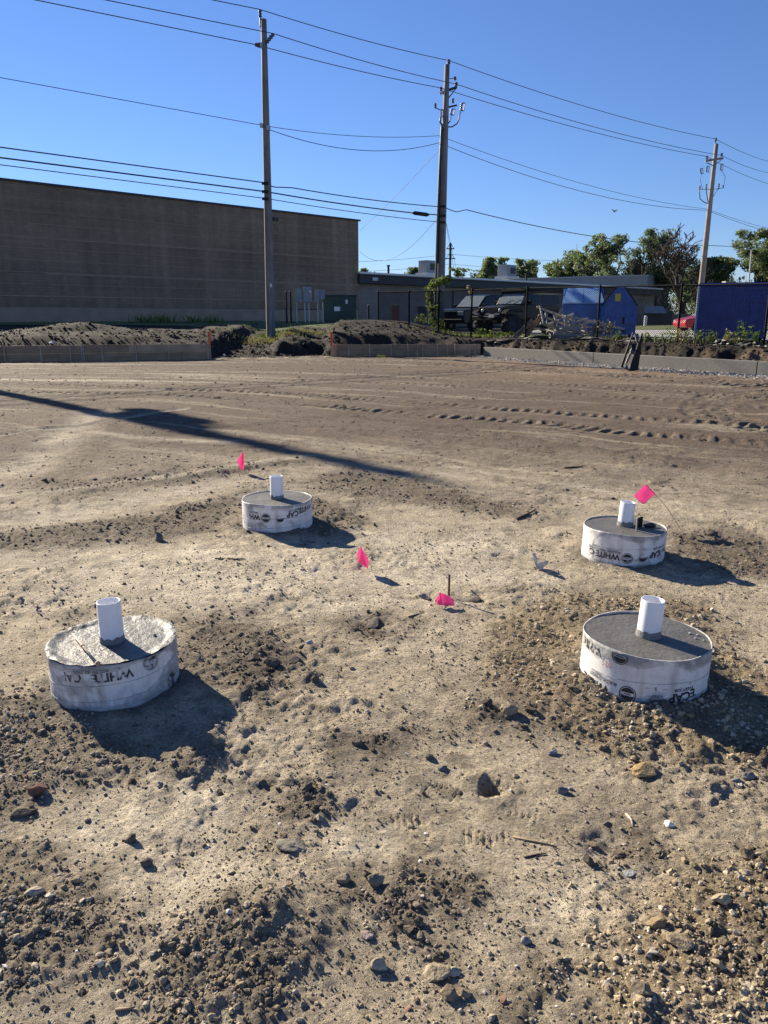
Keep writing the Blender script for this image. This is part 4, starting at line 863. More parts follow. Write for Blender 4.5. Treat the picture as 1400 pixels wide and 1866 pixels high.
def flag(label, base, tip, quad, wave=0.006, marks=None, wv=(6, 4)):
    e = empty('marking_flag', base, 0, label, 'flag', 'pink marking flags'); base = Vector(base); tip = Vector(tip)
    MB().tube([(0, 0, -0.05), tuple((tip - base) * 0.5 + Vector((0.004, 0, 0.002))), tuple(tip - base)], 0.0016, 6).build('staff', M['rust'], e)
    o = sheet('pennant', quad, 14, 10, wave, M['flag'], e, base, wv=wv)
    return e, o
# narrow flag left of the far left footing
B = gp(446, 862); Y = B.y
e, o = flag('narrow folded pink flag left of the back left footing', B, at(442.5, 824, Y), [at(439, 856, Y - 0.01), at(444.5, 855, Y + .03), at(443, 823, Y), at(441.5, 824, Y - .03)], 0.006)
sheet('fold', [at(439, 856, Y - 0.01), at(443.5, 847, Y + .015), at(442, 823.5, Y), at(432, 840, Y - .05)], 8, 8, 0.004, M['flag'], e, B, wv=(5, 4))
# leaf shaped flag in the middle
B = gp(681, 1042); Y = B.y
e, o = flag('leaf shaped pink flag leaning on the clay, left of the steel pin', B, at(671, 1022, Y + 0.02), [at(653, 1024, Y - .02), at(670, 1036, Y - .01), at(672, 1022, Y + .02), at(658, 995, Y + .02)], 0.006)
sheet('fold', [at(653, 1024, Y - .02), at(668, 1033, Y - .01), at(658, 995, Y + .02), at(651, 1009, Y - .04)], 8, 8, 0.004, M['flag'], e, B, wv=(4, 4))
# diamond flag behind the far right footing
B = gp(1252, 968); Y = B.y
tipC = at(1177, 882, Y + 0.10)
e, o = flag('square pink flag with black print held tilted behind the back right footing', B, at(1178, 883, Y + .10), [at(1155, 904, Y + .02), at(1173, 919, Y + .02), at(1194, 900, Y + .10), at(1177, 882, Y + .10)], 0.005)
Qa = [at(1155, 904, Y + .02), at(1173, 919, Y + .02), at(1194, 900, Y + .10), at(1177, 882, Y + .10)]
def onflag(u, v, lift=-0.011):
    a, b_, c, d = Qa; n_ = (b_ - a).cross(d - a).normalized(); p = (a * (1 - u) + b_ * u) * (1 - v) + (d * (1 - u) + c * u) * v
    if n_.y > 0: n_ = -n_
    return p + n_ * 0.009
mk = MB()
for (u0, v0, u1, v1, w) in ((.30, .72, .62, .72, .006), (.30, .80, .42, .80, .005), (.25, .58, .80, .58, .003), (.25, .51, .75, .51, .003), (.25, .44, .82, .44, .003), (.30, .36, .7, .36, .003)):
    mk.beam(onflag(u0, v0) - B, onflag(u1, v1) - B, w, 0.0008)
mk.build('print_marks', M['ink'], e)
# fallen flag and steel pin
B = gp(829, 1106); 
e = empty('marking_flag', B, 0, 'crumpled pink flag lying on the ground by the steel pin', 'flag', 'pink marking flags')
def lift(px, py, dz): q = gp(px, py); q.z = gz(q.x, q.y) + dz; return q
sheet('pennant', [lift(797, 1107, 0.012), lift(829, 1107, 0.012), lift(826, 1101, 0.035), at(801, 1079, gp(801, 1104).y + .02)], 14, 10, 0.008, M['flag'], e, B, wv=(8, 5))
sheet('fold', [lift(797, 1106, 0.012), lift(806, 1106, 0.02), at(803, 1080, gp(801, 1104).y + .02), at(795, 1091, gp(797, 1106).y - .01)], 6, 8, 0.003, M['flag'], e, B)
B = gp(818, 1091); zt = at(819, 1047, B.y)
pn = MB().tube([(0, 0, -0.1), (0.0005, 0, 0.07), (0.001, 0, zt.z - B.z)], 0.0062, 10).build('steel_pin', M['rust'], smooth=False); pn.location = B; tag(pn, 'rusty steel pin standing upright beside the crumpled pink flag', 'pin')
# curled bark piece, white plastic, dark soil slab by the pin
def curl(name, pts_a, pts_b, mat, label, cat, bulge=0.02):
    A = [Vector(p) for p in pts_a]; Bq = [Vector(p) for p in pts_b]; o0 = A[0]; V = []; F = []; m = len(A); k = 8
    for i in range(m):
        for j in range(k + 1):
            v = j / k; V.append(tuple(A[i].lerp(Bq[i], v) + Vector((0, 0, bulge * math.sin(math.pi * v) * (0.6 + 0.4 * math.sin(i * 1.9)))) - o0))
    for i in range(m - 1):
        for j in range(k): q = i * (k + 1) + j; F.append((q, q + 1, q + k + 2, q + k + 1))
    o = link(name, mesh_np(name, V, F), mat); o.location = o0; s = o.modifiers.new('s', 'SOLIDIFY'); s.thickness = 0.003; return tag(o, label, cat)
def L3(*a): return [lift(*q) for q in a]
curl('bark_piece', L3((662, 1144, .003), (668, 1138, .007), (674, 1132, .008), (680, 1127, .008)), L3((684, 1148, .004), (692, 1140, .008), (690, 1130, .008), (688, 1124, .004)), M['bark_grey'], 'curled grey piece of bark on the clay left of the crumpled flag', 'bark', 0.010)
curl('soil_slab', L3((846, 1094, .003), (852, 1089, .010), (862, 1085, .014)), L3((878, 1098, .004), (878, 1090, .015), (872, 1084, .02)), M['bark'], 'dark upturned flake of soil right of the steel pin', 'soil flake', 0.010)
curl('soil_slab', L3((772, 1092, .004), (775, 1088, .012), (781, 1084, .018)), L3((784, 1096, .004), (787, 1092, .010), (788, 1088, .014)), M['bark'], 'upturned brown flake of soil left of the crumpled flag', 'soil flake', 0.01)
B = gp(982, 1038); e = empty('crumpled_plastic', B, 0, 'crumpled whitish plastic scrap on the clay between flag and back right footing', 'scrap')
Y = B.y
sheet('fold', [at(978, 1038, Y), at(986, 1036, Y + .03), at(976, 1008, Y + .02), at(969, 1009, Y)], 8, 10, 0.008, M['plasticw'], e, B, wv=(11, 7))
sheet('fold', [at(981, 1040, Y - .02), at(990, 1038, Y + .03), at(1000, 1022, Y + .04), at(984, 1024, Y)], 8, 8, 0.010, M['plasticw'], e, B, wv=(9, 8), seed=3)
# sticks and roots on the dirt
for (a, b_, r, lab, mm) in (((1141, 1486), (1153, 1512), .004, 'short peeled stick on the smooth clay at right', 'stick'), ((935, 1530), (1015, 1550), .0035, 'thin half buried twig on the clay at right', 'timber'), ((955, 1568), (995, 1563), .003, 'small dark twig ending in a clod on the right clay', 'bark'), ((392, 1022), (448, 1024), .005, 'dark straight stick left of the back left footing shadow', 'bark'), ((942, 948), (976, 934), .010, 'thick dark root at the end of the clod band', 'bark'), ((744, 1126), (772, 1113), .003, 'dark twig left of the crumpled flag', 'bark'), ((200, 1762), (216, 1746), .003, 'brown twig in the gravel at lower left', 'timber'), ((210, 1838), (246, 1836), .004, 'bent root at the bottom left', 'timber'), ((1028, 853), (1062, 851), .010, 'short dark stick lying on the midfield dirt', 'bark')):
    A = lift(*a, r * 0.6); Bq = lift(*b_, r * 1.1); mdl = A.lerp(Bq, 0.5); mdl.z = gz(mdl.x, mdl.y) + r; mdl.x += 0.006
    o = MB().tube(rel([A, mdl, Bq], A), [r, r * 0.9, r * 0.6], 7).build('twig', M[mm], smooth=True); o.location = A; tag(o, lab, 'twig', 'twigs on the dirt')
# ================================================================== BACKGROUND
# ------------------------------------------------------------------ formwork boards and stakes
def wall_frame(a, b):
    a, b = Vector((a[0], a[1], 0)), Vector((b[0], b[1], 0)); d = (b - a); L = d.length; d.normalize(); return a, d, L, Vector((d.y, -d.x, 0))   # normal towards the camera side
def formwork(a, b, label, z0, hgt, stakes, mat, nrow=2, plank=3.66):
    A, d, L, nrm = wall_frame(a, b); rz = math.atan2(d.y, d.x)
    e = empty('formwork', A, rz, label, 'formwork', 'timber formwork runs'); hh = hgt / nrow; k = 0
    for r in range(nrow):
        x = 0.0; off = 0.0 if r % 2 == 0 else plank * 0.45
        xs = [0.0] + [q for q in np.arange(off if off else plank, L, plank)] + [L]
        for x0, x1 in zip(xs[:-1], xs[1:]):
            if x1 - x0 < 0.05: continue
            j = random.uniform(-0.006, 0.006); MB().box(((x0 + x1) / 2, 0.02 + j, z0 + hh * (r + 0.5)), (x1 - x0 - 0.012, 0.04, hh - 0.012)).build('plank', M[mat] if random.random() < 0.7 else M['board_new'], e)
    for s in stakes:
        t = random.uniform(-0.02, 0.02); tp = z0 + hgt + random.uniform(-0.03, 0.02)
        MB().beam((s, -0.035, -0.15), (s + t, -0.03, tp), 0.045, 0.03, (0, 1, 0)).build('stake', M['stake'], e)
    return e
def along(a, b, px):
    """distance along a-b where photo column px meets it"""
    A, d, L, n_ = wall_frame(a, b); t = (px - 700) / FPX; 
    best = min(np.linspace(0, L, 2000), key=lambda s: abs((A.x + d.x * s) / ((A.y + d.y * s) * CP + 1.3 * SP) - t)); return float(best)
LA, LM, LB = (-15.8, 28.99), (-11.55, 30.16), (-6.95, 31.4)
formwork((-19.5, 28.0), LM, 'weathered timber formwork along the left edge of the dirt site', 0.0, 0.60, [along((-19.5, 28.0), LM, p) for p in (8, 75, 128)] + [along((-19.5, 28.0), LM, 149)], 'board')
formwork(LM, LB, 'timber formwork ending at the left orange stake', 0.0, 0.62, [along(LM, LB, p) for p in (152, 186, 248, 308, 379)], 'board')
RA, RB = (-2.24, 33.62), (4.2, 34.15)
formwork(RA, RB, 'timber formwork between the right orange stake and the concrete wall', 0.02, 0.50, [along(RA, RB, p) for p in (612, 635, 674, 713, 744, 761, 770, 797, 815, 829, 855, 866)], 'board')
for (px, py, top, Y, lab) in ((383.5, 658, 604, 31.45, 'orange painted stake at the end of the left formwork'), (604.5, 650, 605, 33.5, 'orange painted stake at the end of the right formwork')):
    b = at(px, py, Y); b.z = max(gz(b.x, b.y) - 0.1, -0.1); t_ = at(px + 1, top, Y)
    e = empty('marker_stake', b, 0, lab, 'stake', 'orange stakes'); zc = (t_.z - b.z)
    MB().box((0, 0, zc * 0.25), (0.08, 0.04, zc * 0.5)).build('lower_shaft', M['stake'], e); MB().box((0, 0, zc * 0.75 + 0.001), (0.09, 0.046, zc * 0.5)).build('painted_top', M['orange'], e)
# yellow strap by the right formwork
b = gp(694, 651); o = MB().tube([(-0.16, 0, 0.03), (-0.08, 0.05, 0.05), (0, -0.03, 0.03), (0.10, 0.04, 0.04), (0.2, 0.0, 0.02)], [0.045, 0.075, 0.055, 0.06, 0.03], 7).build('yellow_strap', M['yellow'], smooth=True); o.location = (b.x, b.y, gz(b.x, b.y)); tag(o, 'bunched yellow strap on the dirt before the right formwork', 'strap')
# ------------------------------------------------------------------ concrete wall
def conc_wall():
    e = empty('concrete_wall', (RF[0][0], RF[0][1], 0), 0, 'low grey concrete wall along the right edge of the dirt site', 'wall'); prev = None
    A = Vector((RF[0][0] + 0.05, RF[0][1] - 0.35, 0)); B = Vector((RF[1][0], RF[1][1], 0)); Cc = Vector((RF[2][0], RF[2][1], 0)); d1 = (B - A).normalized()
    end = A + d1 * 26; n_ = 0; L = 26; seg = 6.5
    for s in range(4):
        p = A + d1 * (s * seg); q = A + d1 * ((s + 1) * seg - 0.02); nr = Vector((-d1.y, d1.x, 0)); mb = MB(); w = 0.22
        poly = [p, q, q + nr * w, p + nr * w]
        if (p + nr - p).dot(Vector((1, 0.3, 0))) < 0: poly = [p, q, q - nr * w, p - nr * w]
        z1 = 0.40 - 0.004 * s
        V = [(v - Vector(e.location)) + Vector((0, 0, -0.3)) for v in poly] + [(v - Vector(e.location)) + Vector((0, 0, z1)) for v in poly]
        mb.add(V, [(0, 1, 2, 3), (4, 5, 6, 7), (0, 1, 5, 4), (1, 2, 6, 5), (2, 3, 7, 6), (3, 0, 4, 7)]); mb.build('wall_section', M['curb'], e, bevel=0.015)
conc_wall()
# ------------------------------------------------------------------ black steel stand on the dirt
b = gp(1150, 676); e = empty('steel_stand', (b.x, b.y, gz(b.x, b.y)), 0, 'black upright steel stand with two tapered side plates on the dirt', 'steel stand')
k = b.y / FPX * 1.02
def fin(pts, y0, y1): 
    mb = MB(); mb.prism([((x - 1150) * k, (676 - y) * k * 1.03) for x, y in pts], y0, y1, 'y'); return mb
fin([(1146, 676), (1162.5, 675), (1166, 613), (1163.5, 613)], -0.02, 0.03).build('side_plate', M['black'], e, bevel=0.006)
fin([(1136.5, 671), (1141, 671), (1155, 612), (1153.5, 612)], 0.30, 0.35).build('side_plate', M['black'], e, bevel=0.006)
fin([(1141, 664), (1145, 664), (1154, 640), (1150, 638)], 0.10, 0.14).build('brace', M['stand'], e)
def plate(q, mat, nm):
    mb = MB(); V = [((x - 1150) * k, y_, (676 - y) * k * 1.03) for x, y, y_ in q]; n_ = Vector((0, 0.02, -0.02)); V2 = [tuple(Vector(v) + n_) for v in V]; mb.add(V + V2, [(0, 1, 2, 3), (7, 6, 5, 4), (0, 1, 5, 4), (1, 2, 6, 5), (2, 3, 7, 6), (3, 0, 4, 7)]); mb.build(nm, M[mat], e)
plate([(1147, 647, 0.0), (1156, 648, 0.0), (1158, 640, 0.28), (1150, 638, 0.28)], 'stand', 'cross_plate')
plate([(1149, 640, 0.02), (1157, 640, 0.02), (1160, 631, 0.28), (1152, 631, 0.28)], 'black', 'cross_plate')
plate([(1156, 627, 0.02), (1161, 628, 0.02), (1163, 614, 0.26), (1156, 614, 0.26)], 'stand', 'cross_plate')
plate([(1138, 671, 0.0), (1146, 675, 0.0), (1148, 666, 0.28), (1144, 667, 0.28)], 'stand', 'base_plate')
# ------------------------------------------------------------------ lawn and lot sheets
def drape(name, quad, nu, nv, dz, mat):
    a, b, c, d = [np.array(q, float) for q in quad]; u, v = np.meshgrid(np.linspace(0, 1, nu + 1), np.linspace(0, 1, nv + 1)); u = u.ravel(); v = v.ravel()
    P = ((a[None] * (1 - u)[:, None] + b[None] * u[:, None]) * (1 - v)[:, None] + (d[None] * (1 - u)[:, None] + c[None] * u[:, None]) * v[:, None])
    z = gzv(P[:, 0], P[:, 1]) + dz; i = (np.arange(nv)[:, None] * (nu + 1) + np.arange(nu)[None]).ravel(); F = np.stack([i, i + 1, i + nu + 2, i + nu + 1], 1)
    o = link(name, mesh_np(name, np.stack([P[:, 0], P[:, 1], z], 1), F), mat); o['kind'] = 'structure'; return o
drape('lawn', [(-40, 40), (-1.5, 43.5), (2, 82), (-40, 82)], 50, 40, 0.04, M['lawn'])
drape('parking_lot', [(5.5, 38.6), (24, 25), (60, 60), (15, 72)], 40, 40, 0.03, M['lot'])
drape('lawn', [(19.5, 61), (60, 60), (95, 130), (30, 130)], 40, 40, 0.05, M['lawn_lit'])
# ------------------------------------------------------------------ brick building
wd = Vector((-0.7195, -0.6945, 0)); wn = Vector((-0.6945, 0.7195, 0)); DB = 78.0
cor = at(653, 402, DB); base_b = 1.25
e = empty('block_building', (cor.x, cor.y, base_b), math.atan2(wd.y, wd.x), 'large windowless brown block building filling the left background', 'building')
Hb = cor.z - base_b; Lb = 70.0                       # local x runs along the wall to the left, local -y is behind
mb = MB().box((Lb / 2, -15, Hb / 2), (Lb, 30, Hb)); mb.build('wall', M['block'], e)
MB().box((Lb / 2 - 0.05, -15, Hb + 0.03), (Lb + 0.3, 30.3, 0.14)).build('coping', M['fascia'], e)
MB().box((Lb / 2, 0.03, 0.55), (Lb - 0.3, 0.06, 1.1)).build('foundation_band', M['found'], e)
for z_, l0, l1 in ((Hb * 0.365, 0.02, 30), (Hb * 0.62, 1, 38), (Hb * 0.20, 8, 60)):
    MB().box(((l0 + l1) / 2, 0.012, z_), (l1 - l0, 0.03, 0.09)).build('band_course', M['band'], e)
for z_ in np.arange(1.9, Hb - 0.3, 0.81):
    MB().box((Lb / 2, 0.006, z_), (Lb - 0.1, 0.02, 0.035)).build('mortar_course', M['band'], e)
MB().box((Lb * 0.14, 0.10, Hb * 0.93), (0.5, 0.2, 0.25)).build('scupper', M['fascia'], e)
# ------------------------------------------------------------------ low building beyond
zl = at(653, 497.5, DB).z; Ll = 0.781 * DB - 0.3; e = empty('low_building', (cor.x, cor.y, 0.55), math.atan2(-wd.y, -wd.x), 'long low grey building with dark fascia beyond the trucks', 'building'); Hl = zl - 0.55
MB().box((Ll / 2 + 0.1, 12.5, (Hl - 0.95) / 2), (Ll, 24, Hl - 0.95)).build('wall', M['block_grey'], e)
MB().box((Ll / 2 + 0.1, 12.3, Hl - 0.53), (Ll + 0.5, 25.2, 0.80)).build('fascia', M['fascia'], e)
rf = MB().box((Ll / 2 + 0.1, 12.3, Hl - 0.06), (Ll + 0.8, 25.6, 0.12)).build('roof', M['roofgrey'], e)
MB().box((Ll / 2 + 0.1, -0.56, Hl + 0.02), (Ll + 0.9, 0.10, 0.17)).build('drip_edge', M['white'], rf)
for x0, w, h0, z0, mm, nm in ((5.5, 1.1, 2.2, 0.15, 'pinkpale', 'door'), (9.5, 1.4, 1.9, 0.4, 'fascia', 'door'), (20, 1.6, 1.3, 1.2, 'glass', 'window'), (27, 1.6, 1.3, 1.2, 'glass', 'window'), (34, 2.6, 2.4, 0.1, 'panel', 'door'), (41, 1.6, 1.3, 1.2, 'glass', 'window')):
    d_ = MB().box((x0, 0.46, z0 + h0 / 2), (w, 0.06, h0)).build(nm, M[mm], e); MB().box((x0, 0.47, z0 + h0 + 0.06), (w + 0.2, 0.08, 0.12)).box((x0 - w / 2 - .05, 0.47, z0 + h0 / 2), (0.1, 0.08, h0)).box((x0 + w / 2 + .05, 0.47, z0 + h0 / 2), (0.1, 0.08, h0)).build('frame', M['band'], d_)
MB().box((1.9, -0.33, Hl - 0.5), (0.75, 0.05, 0.30)).build('vent_louvre', M['galv'], e)
for x_ in (14.5, 29.5, 45): MB().box((x_, 0.42, Hl / 2 - 0.6), (0.10, 0.08, Hl - 1.3)).build('downpipe', M['fascia'], e)
# taller grey block behind it
gA = at(1181, 502, 134); gB = at(930, 508.5, 146); e = empty('grey_hall', (gB.x, gB.y, 0.6), math.atan2(gA.y - gB.y, gA.x - gB.x), 'plain grey metal hall rising behind the low building', 'building'); Lg = (gA - gB).xy.length; Hg = gA.z - 0.6
MB().box((Lg / 2, 10, Hg / 2), (Lg, 20, Hg)).build('wall', M['roofgrey'], e)
for q in range(14): MB().box((Lg * (q + 0.5) / 14, -0.015, Hg / 2), (0.07, 0.04, Hg - 0.1)).build('seam', M['roofgrey'], e)
MB().box((Lg / 2, 10, Hg + 0.05), (Lg + 0.3, 20.3, 0.16)).build('roof_edge', M['galv'], e)
# rooftop units and vents
def hvac(px, pyt, pyb, w, Y, lab, mat='panel'):
    b = at(px, pyb, Y); t_ = at(px, pyt, Y); s = w / FPX * Y; h_ = t_.z - b.z; e = empty('rooftop_unit', b, -0.72, lab, 'rooftop unit', 'rooftop units on the low building'); e.rotation_euler.z = 0.74
    MB().box((0, 0, 0.14), (s * 1.25, s * 1.1, 0.28)).build('curb_base', M['galv'], e); MB().box((0, 0, 0.28 + (h_ - 0.28) / 2), (s, s * 0.8, h_ - 0.28)).build('casing', M[mat], e, bevel=0.04)
    MB().box((s * 0.12, -s * 0.41, h_ * 0.6), (s * 0.5, 0.04, h_ * 0.45)).build('grille', M['fascia'], e); MB().box((0, 0, h_ + 0.03), (s * 1.03, s * 0.83, 0.07)).build('lid', M['galv'], e)
hvac(779, 476, 502, 25, 92, 'pale grey rooftop unit just left of the middle pole')
hvac(924, 484, 508, 26, 98, 'dark grey rooftop unit above the jeep')
for px, yt, yb, Y, lab in ((708, 485, 499, 86, 'black vent pipe on the low roof left of the rooftop unit'), (959, 500, 512, 100, 'thin vent pipe on the low roof right of the dark unit')):
    b = at(px, yb, Y); t_ = at(px, yt, Y); o = MB().tube([(0, 0, 0), (0, 0, t_.z - b.z)], 0.12, 10).tube([(0, 0, t_.z - b.z), (0, 0, t_.z - b.z + 0.12)], 0.2, 10).build('vent_pipe', M['black']); o.location = b; tag(o, lab, 'vent pipe')
# ------------------------------------------------------------------ electrical gear before the block building
b = at(619, 589, 50); gz0 = gz(b.x, b.y); e = empty('transformer_cabinet', (b.x, b.y, gz0 - 0.03), 0.05, 'dark green transformer cabinet in front of the block building', 'transformer')
k = 50 / FPX * 1.03; wT = 58 * k; hT = at(619, 540.5, 50).z - gz0
MB().box((0, 0.8, 0.04), (wT + 0.3, 1.9, 0.10)).build('pad', M['curb'], e); MB().box((0, 0.8, 0.09 + hT / 2), (wT, 1.6, hT)).build('body', M['greenbox'], e, bevel=0.03)
MB().box((0, 0.78, hT + 0.11), (wT + 0.08, 1.7, 0.06)).build('lid', M['greenbox'], e, bevel=0.02)
for sx in (-1, 1): MB().box((sx * wT / 4, -0.014, hT / 2 + 0.1), (wT / 2 - 0.06, 0.03, hT - 0.2)).build('door', M['greenbox'], e)
MB().box((-0.14, -0.04, hT * 0.56), (0.36, 0.02, 0.26)).build('warning_label', M['white'], e); MB().box((0.46, -0.04, hT * 0.83), (0.14, 0.02, 0.25)).build('warning_label', M['white'], e)
b = at(566, 588, 49); gz0 = gz(b.x, b.y); e = empty('meter_rack', (b.x, b.y, gz0), 0.0, 'rack of grey electric meter boxes on posts left of the transformer', 'meter rack'); k = 49 / FPX * 1.03
def X(px): return (px - 566) * k
def Z(py): return at(566, py, 49).z - gz0
for px in (543, 557, 564, 579, 588): MB().box((X(px), 0, Z(551) / 2 - 0.1), (0.06, 0.06, Z(551) + 0.2)).build('post', M['galv'], e)
MB().box((X(560), 0.02, Z(564)), (X(580) - X(545), 0.04, 0.06)).build('rail', M['fascia'], e)
for (x0, x1, y0, y1) in ((543, 551, 526, 551), (555, 569, 523, 551), (575, 582.5, 528, 551), (584, 591.5, 528, 545)):
    bx = MB().box(((X(x0) + X(x1)) / 2, -0.13, (Z(y0) + Z(y1)) / 2), (X(x1) - X(x0), 0.24, Z(y0) - Z(y1))).build('meter_box', M['panel'], e, bevel=0.012)
    MB().box(((X(x0) + X(x1)) / 2, -0.26, (Z(y0) + Z(y1)) / 2), ((X(x1) - X(x0)) * 0.82, 0.02, (Z(y0) - Z(y1)) * 0.86)).build('cover', M['panel'], bx)
MB().lathe([(0.0, 0.09), (0.06, 0.08), (0.085, 0.04), (0.09, 0)], n=20).build('meter_dial', M['lamp'], e).matrix_local = Matrix.Translation((X(566.5), -0.26, Z(532))) @ Matrix.Rotation(math.pi / 2, 4, 'X')
for px, yt, Y, lab in ((523, 531, 48, 'left of two thin black posts beside the meter rack'), (531, 531, 48, 'right of two thin black posts beside the meter rack'), (672, 556, 46, 'short black bollard right of the transformer cabinet')):
    b = at(px, 588, Y); g = gz(b.x, b.y); t_ = at(px, yt, Y); o = MB().tube([(0, 0, -0.2), (0, 0, t_.z - g)], 0.055, 10).tube([(0, 0, t_.z - g), (0, 0, t_.z - g + .03)], [0.055, 0.03], 10).build('black_post', M['black']); o.location = (b.x, b.y, g); tag(o, lab, 'post', 'black posts by the transformer')
# ------------------------------------------------------------------ utility poles and wires
def insul(mb, p, d, n=4, r=0.07, L=0.32):
    """ribbed insulator from p along d"""
    p = Vector(p); d = Vector(d).normalized(); pts = []; rs = []
    for i in range(n):
        a = L * i / n; st = L / n; pts += [p + d * (a + 0.02 * st), p + d * (a + st * 0.35), p + d * (a + st * 0.5), p + d * (a + st * 0.98)]; rs += [r * 0.5, r, r, r * 0.5]
    mb.tube(pts, rs, 8); return mb
def pole(px_b, Y, px_t, py_t, label, r0, r1, mat, zb=None):
    b = at(px_b, 590, Y); g = (gz(b.x, b.y) if zb is None else zb); t_ = at(px_t, py_t, Y); e = empty('utility_pole', (b.x, b.y, g), 0, label, 'utility pole', 'wooden utility poles')
    H = t_.z - g; lean = (t_.x - b.x)
    pts = [(lean * (q if q > 0 else 0), 0, H * q if q > 0 else -0.6) for q in (-0.05, 0, 0.2, 0.4, 0.6, 0.8, 1.0)]; rs = [r0 + (r1 - r0) * max(q, 0) for q in (-0.05, 0, 0.2, 0.4, 0.6, 0.8, 1.0)]
    MB().tube(pts, rs, 18).build('shaft', mat, e, smooth=False).data.polygons.foreach_set('use_smooth', [False] * 0 or [len(p.vertices) == 4 for p in e.children[0].data.polygons])
    def q(px, py, dy=0.0): return at(px, py, Y + dy) - Vector((b.x, b.y, g))
    return e, q, Vector((b.x, b.y, g))
Y1, Y2, Y3 = 39.4, 47.6, 66.8
P1, q1, o1 = pole(493, Y1, 480.5, 35, 'tall bare utility pole in front of the block building', 0.235, 0.135, M['pole'])
mb = MB().tube([q1(477, 58), q1(475, 46), q1(474.5, 32)], 0.04, 8); insul(mb, q1(474.5, 32), (0, 0, 1), 3, 0.085, q1(474.5, 17).z - q1(474.5, 32).z); mb.build('top_insulator', M['porc'], P1)
mb = MB(); insul(mb, q1(486, 77, -.1), q1(499, 61, -.35) - q1(486, 77, -.1), 4, 0.10, (q1(499, 61, -.35) - q1(486, 77, -.1)).length); mb.build('side_insulator', M['porc'], P1)
mb = MB().tube([q1(478, 84), q1(474, 82), q1(465, 81)], [0.06, 0.12, 0.07], 8); mb.build('side_insulator', M['porc'], P1); MB().box(q1(477, 82, -.05), (0.12, 0.12, 0.2)).build('bracket', M['galv'], P1)
MB().box(q1(489.5, 233, -.15), (0.16, 0.14, 0.2)).build('cable_clamp', M['galv'], P1); MB().box(q1(476, 228, -.1), (0.1, 0.12, 0.2)).build('cable_clamp', M['galv'], P1)
for y_ in (334, 349, 362): MB().box(q1(483 + (y_ - 330) * .02, y_, -.22), (0.30, 0.10, 0.12)).build('cable_clamp', M['black'], P1)
MB().box(q1(494, 520, -.24), (0.10, 0.03, 0.16)).build('number_tag', M['white'], P1)
P2, q2, o2 = pole(801, Y2, 815, 118, 'middle utility pole with cutouts and dark cables, vine at its foot', 0.27, 0.145, M['pole'])
mb = MB().tube([q2(816.5, 130), q2(818, 116)], 0.03, 8); insul(mb, q2(818, 117), (0, 0, 1), 2, 0.11, 0.25); mb.build('top_insulator', M['porc'], P2)
MB().tube([q2(819, 143), q2(827, 143)], 0.02, 6).tube([q2(827, 143.5), q2(831.5, 142)], 0.10, 10).build('arrester', M['porc'], P2)
MB().beam(q2(817, 164), q2(833, 158.5), 0.10, 0.12).beam(q2(818, 178), q2(832, 160), 0.05, 0.05).build('bracket_arm', M['bark'], P2)
mb = MB(); insul(mb, q2(831.5, 157), (0, 0, 1), 2, 0.10, 0.22); mb.build('arm_insulator', M['porc'], P2)
MB().beam(q2(812, 166), q2(801.5, 171), 0.09, 0.11).build('bracket_arm', M['stake'], P2); mb = MB(); insul(mb, q2(804, 166), (0, 0, 1), 2, 0.10, 0.22); mb.build('arm_insulator', M['porc'], P2)
MB().beam(q2(812, 196), q2(833, 191.5), 0.08, 0.08).beam(q2(812, 200), q2(803, 200), 0.06, 0.06).tube([q2(803, 200), q2(797, 198), q2(793.5, 195)], 0.025, 6).build('cutout_arm', M['bark'], P2)
def cutout(P, q, x0, y0, x1, y1, mat='porc'):
    mb = MB(); a, b_ = q(x0, y0), q(x1, y1); insul(mb, a, b_ - a, 4, 0.07, (b_ - a).length); mb.tube([a + Vector((0.17, 0, 0.02)), b_ + Vector((0.17, 0, -0.02))], 0.028, 6); mb.tube([a, a + Vector((0.17, 0, 0.02))], 0.03, 6).tube([b_, b_ + Vector((0.17, 0, -0.02))], 0.03, 6); mb.build('fuse_cutout', M[mat], P)
cutout(P2, q2, 842, 188, 840, 201); cutout(P2, q2, 823.5, 199, 822, 209); cutout(P2, q2, 804, 200, 804, 212, 'porcw')
mb = MB(); insul(mb, q2(825.5, 188), (0, 0, 1), 3, 0.08, 0.26); mb.build('arrester', M['porc'], P2); mb = MB(); insul(mb, q2(793.5, 197), (0, 0, 1), 3, 0.08, 0.26); mb.build('arrester', M['porc'], P2)
MB().tube([q2(839, 203), q2(837, 216), q2(833, 225), q2(824, 231), q2(815, 231)], 0.035, 6).build('riser_cable', M['black'], P2, smooth=True)
MB().tube([q2(822, 211), q2(821, 219), q2(815, 228)], 0.03, 6).build('riser_cable', M['black'], P2, smooth=True)
MB().tube([q2(803.5, 213), q2(802, 222), q2(807, 230), q2(806, 240, -.2), q2(803.5, 300, -.28), q2(798, 480, -.3)], 0.05, 6).build('riser_cable', M['black'], P2, smooth=True)
MB().tube([q2(805.5, 230, -.22), q2(802, 300, -.26), q2(797.5, 410, -.28), q2(793, 585, -.3)], 0.075, 8).build('riser_guard', M['greenbox'], P2)
for y_, x_ in ((376, 806), (393, 806), (405, 805)): MB().box(q2(x_, y_, -.25), (0.42, 0.10, 0.12)).build('cable_clamp', M['black'], P2)
P3, q3, o3 = pole(1271, Y3, 1306, 262, 'pale leaning utility pole with a crossarm at the right', 0.27, 0.15, M['pole_pale'], 0.7)
mb = MB().tube([q3(1305, 268), q3(1304.5, 258)], 0.03, 6); insul(mb, q3(1304.5, 258), (0, 0, 1), 2, 0.10, 0.3); mb.build('top_insulator', M['porc'], P3)
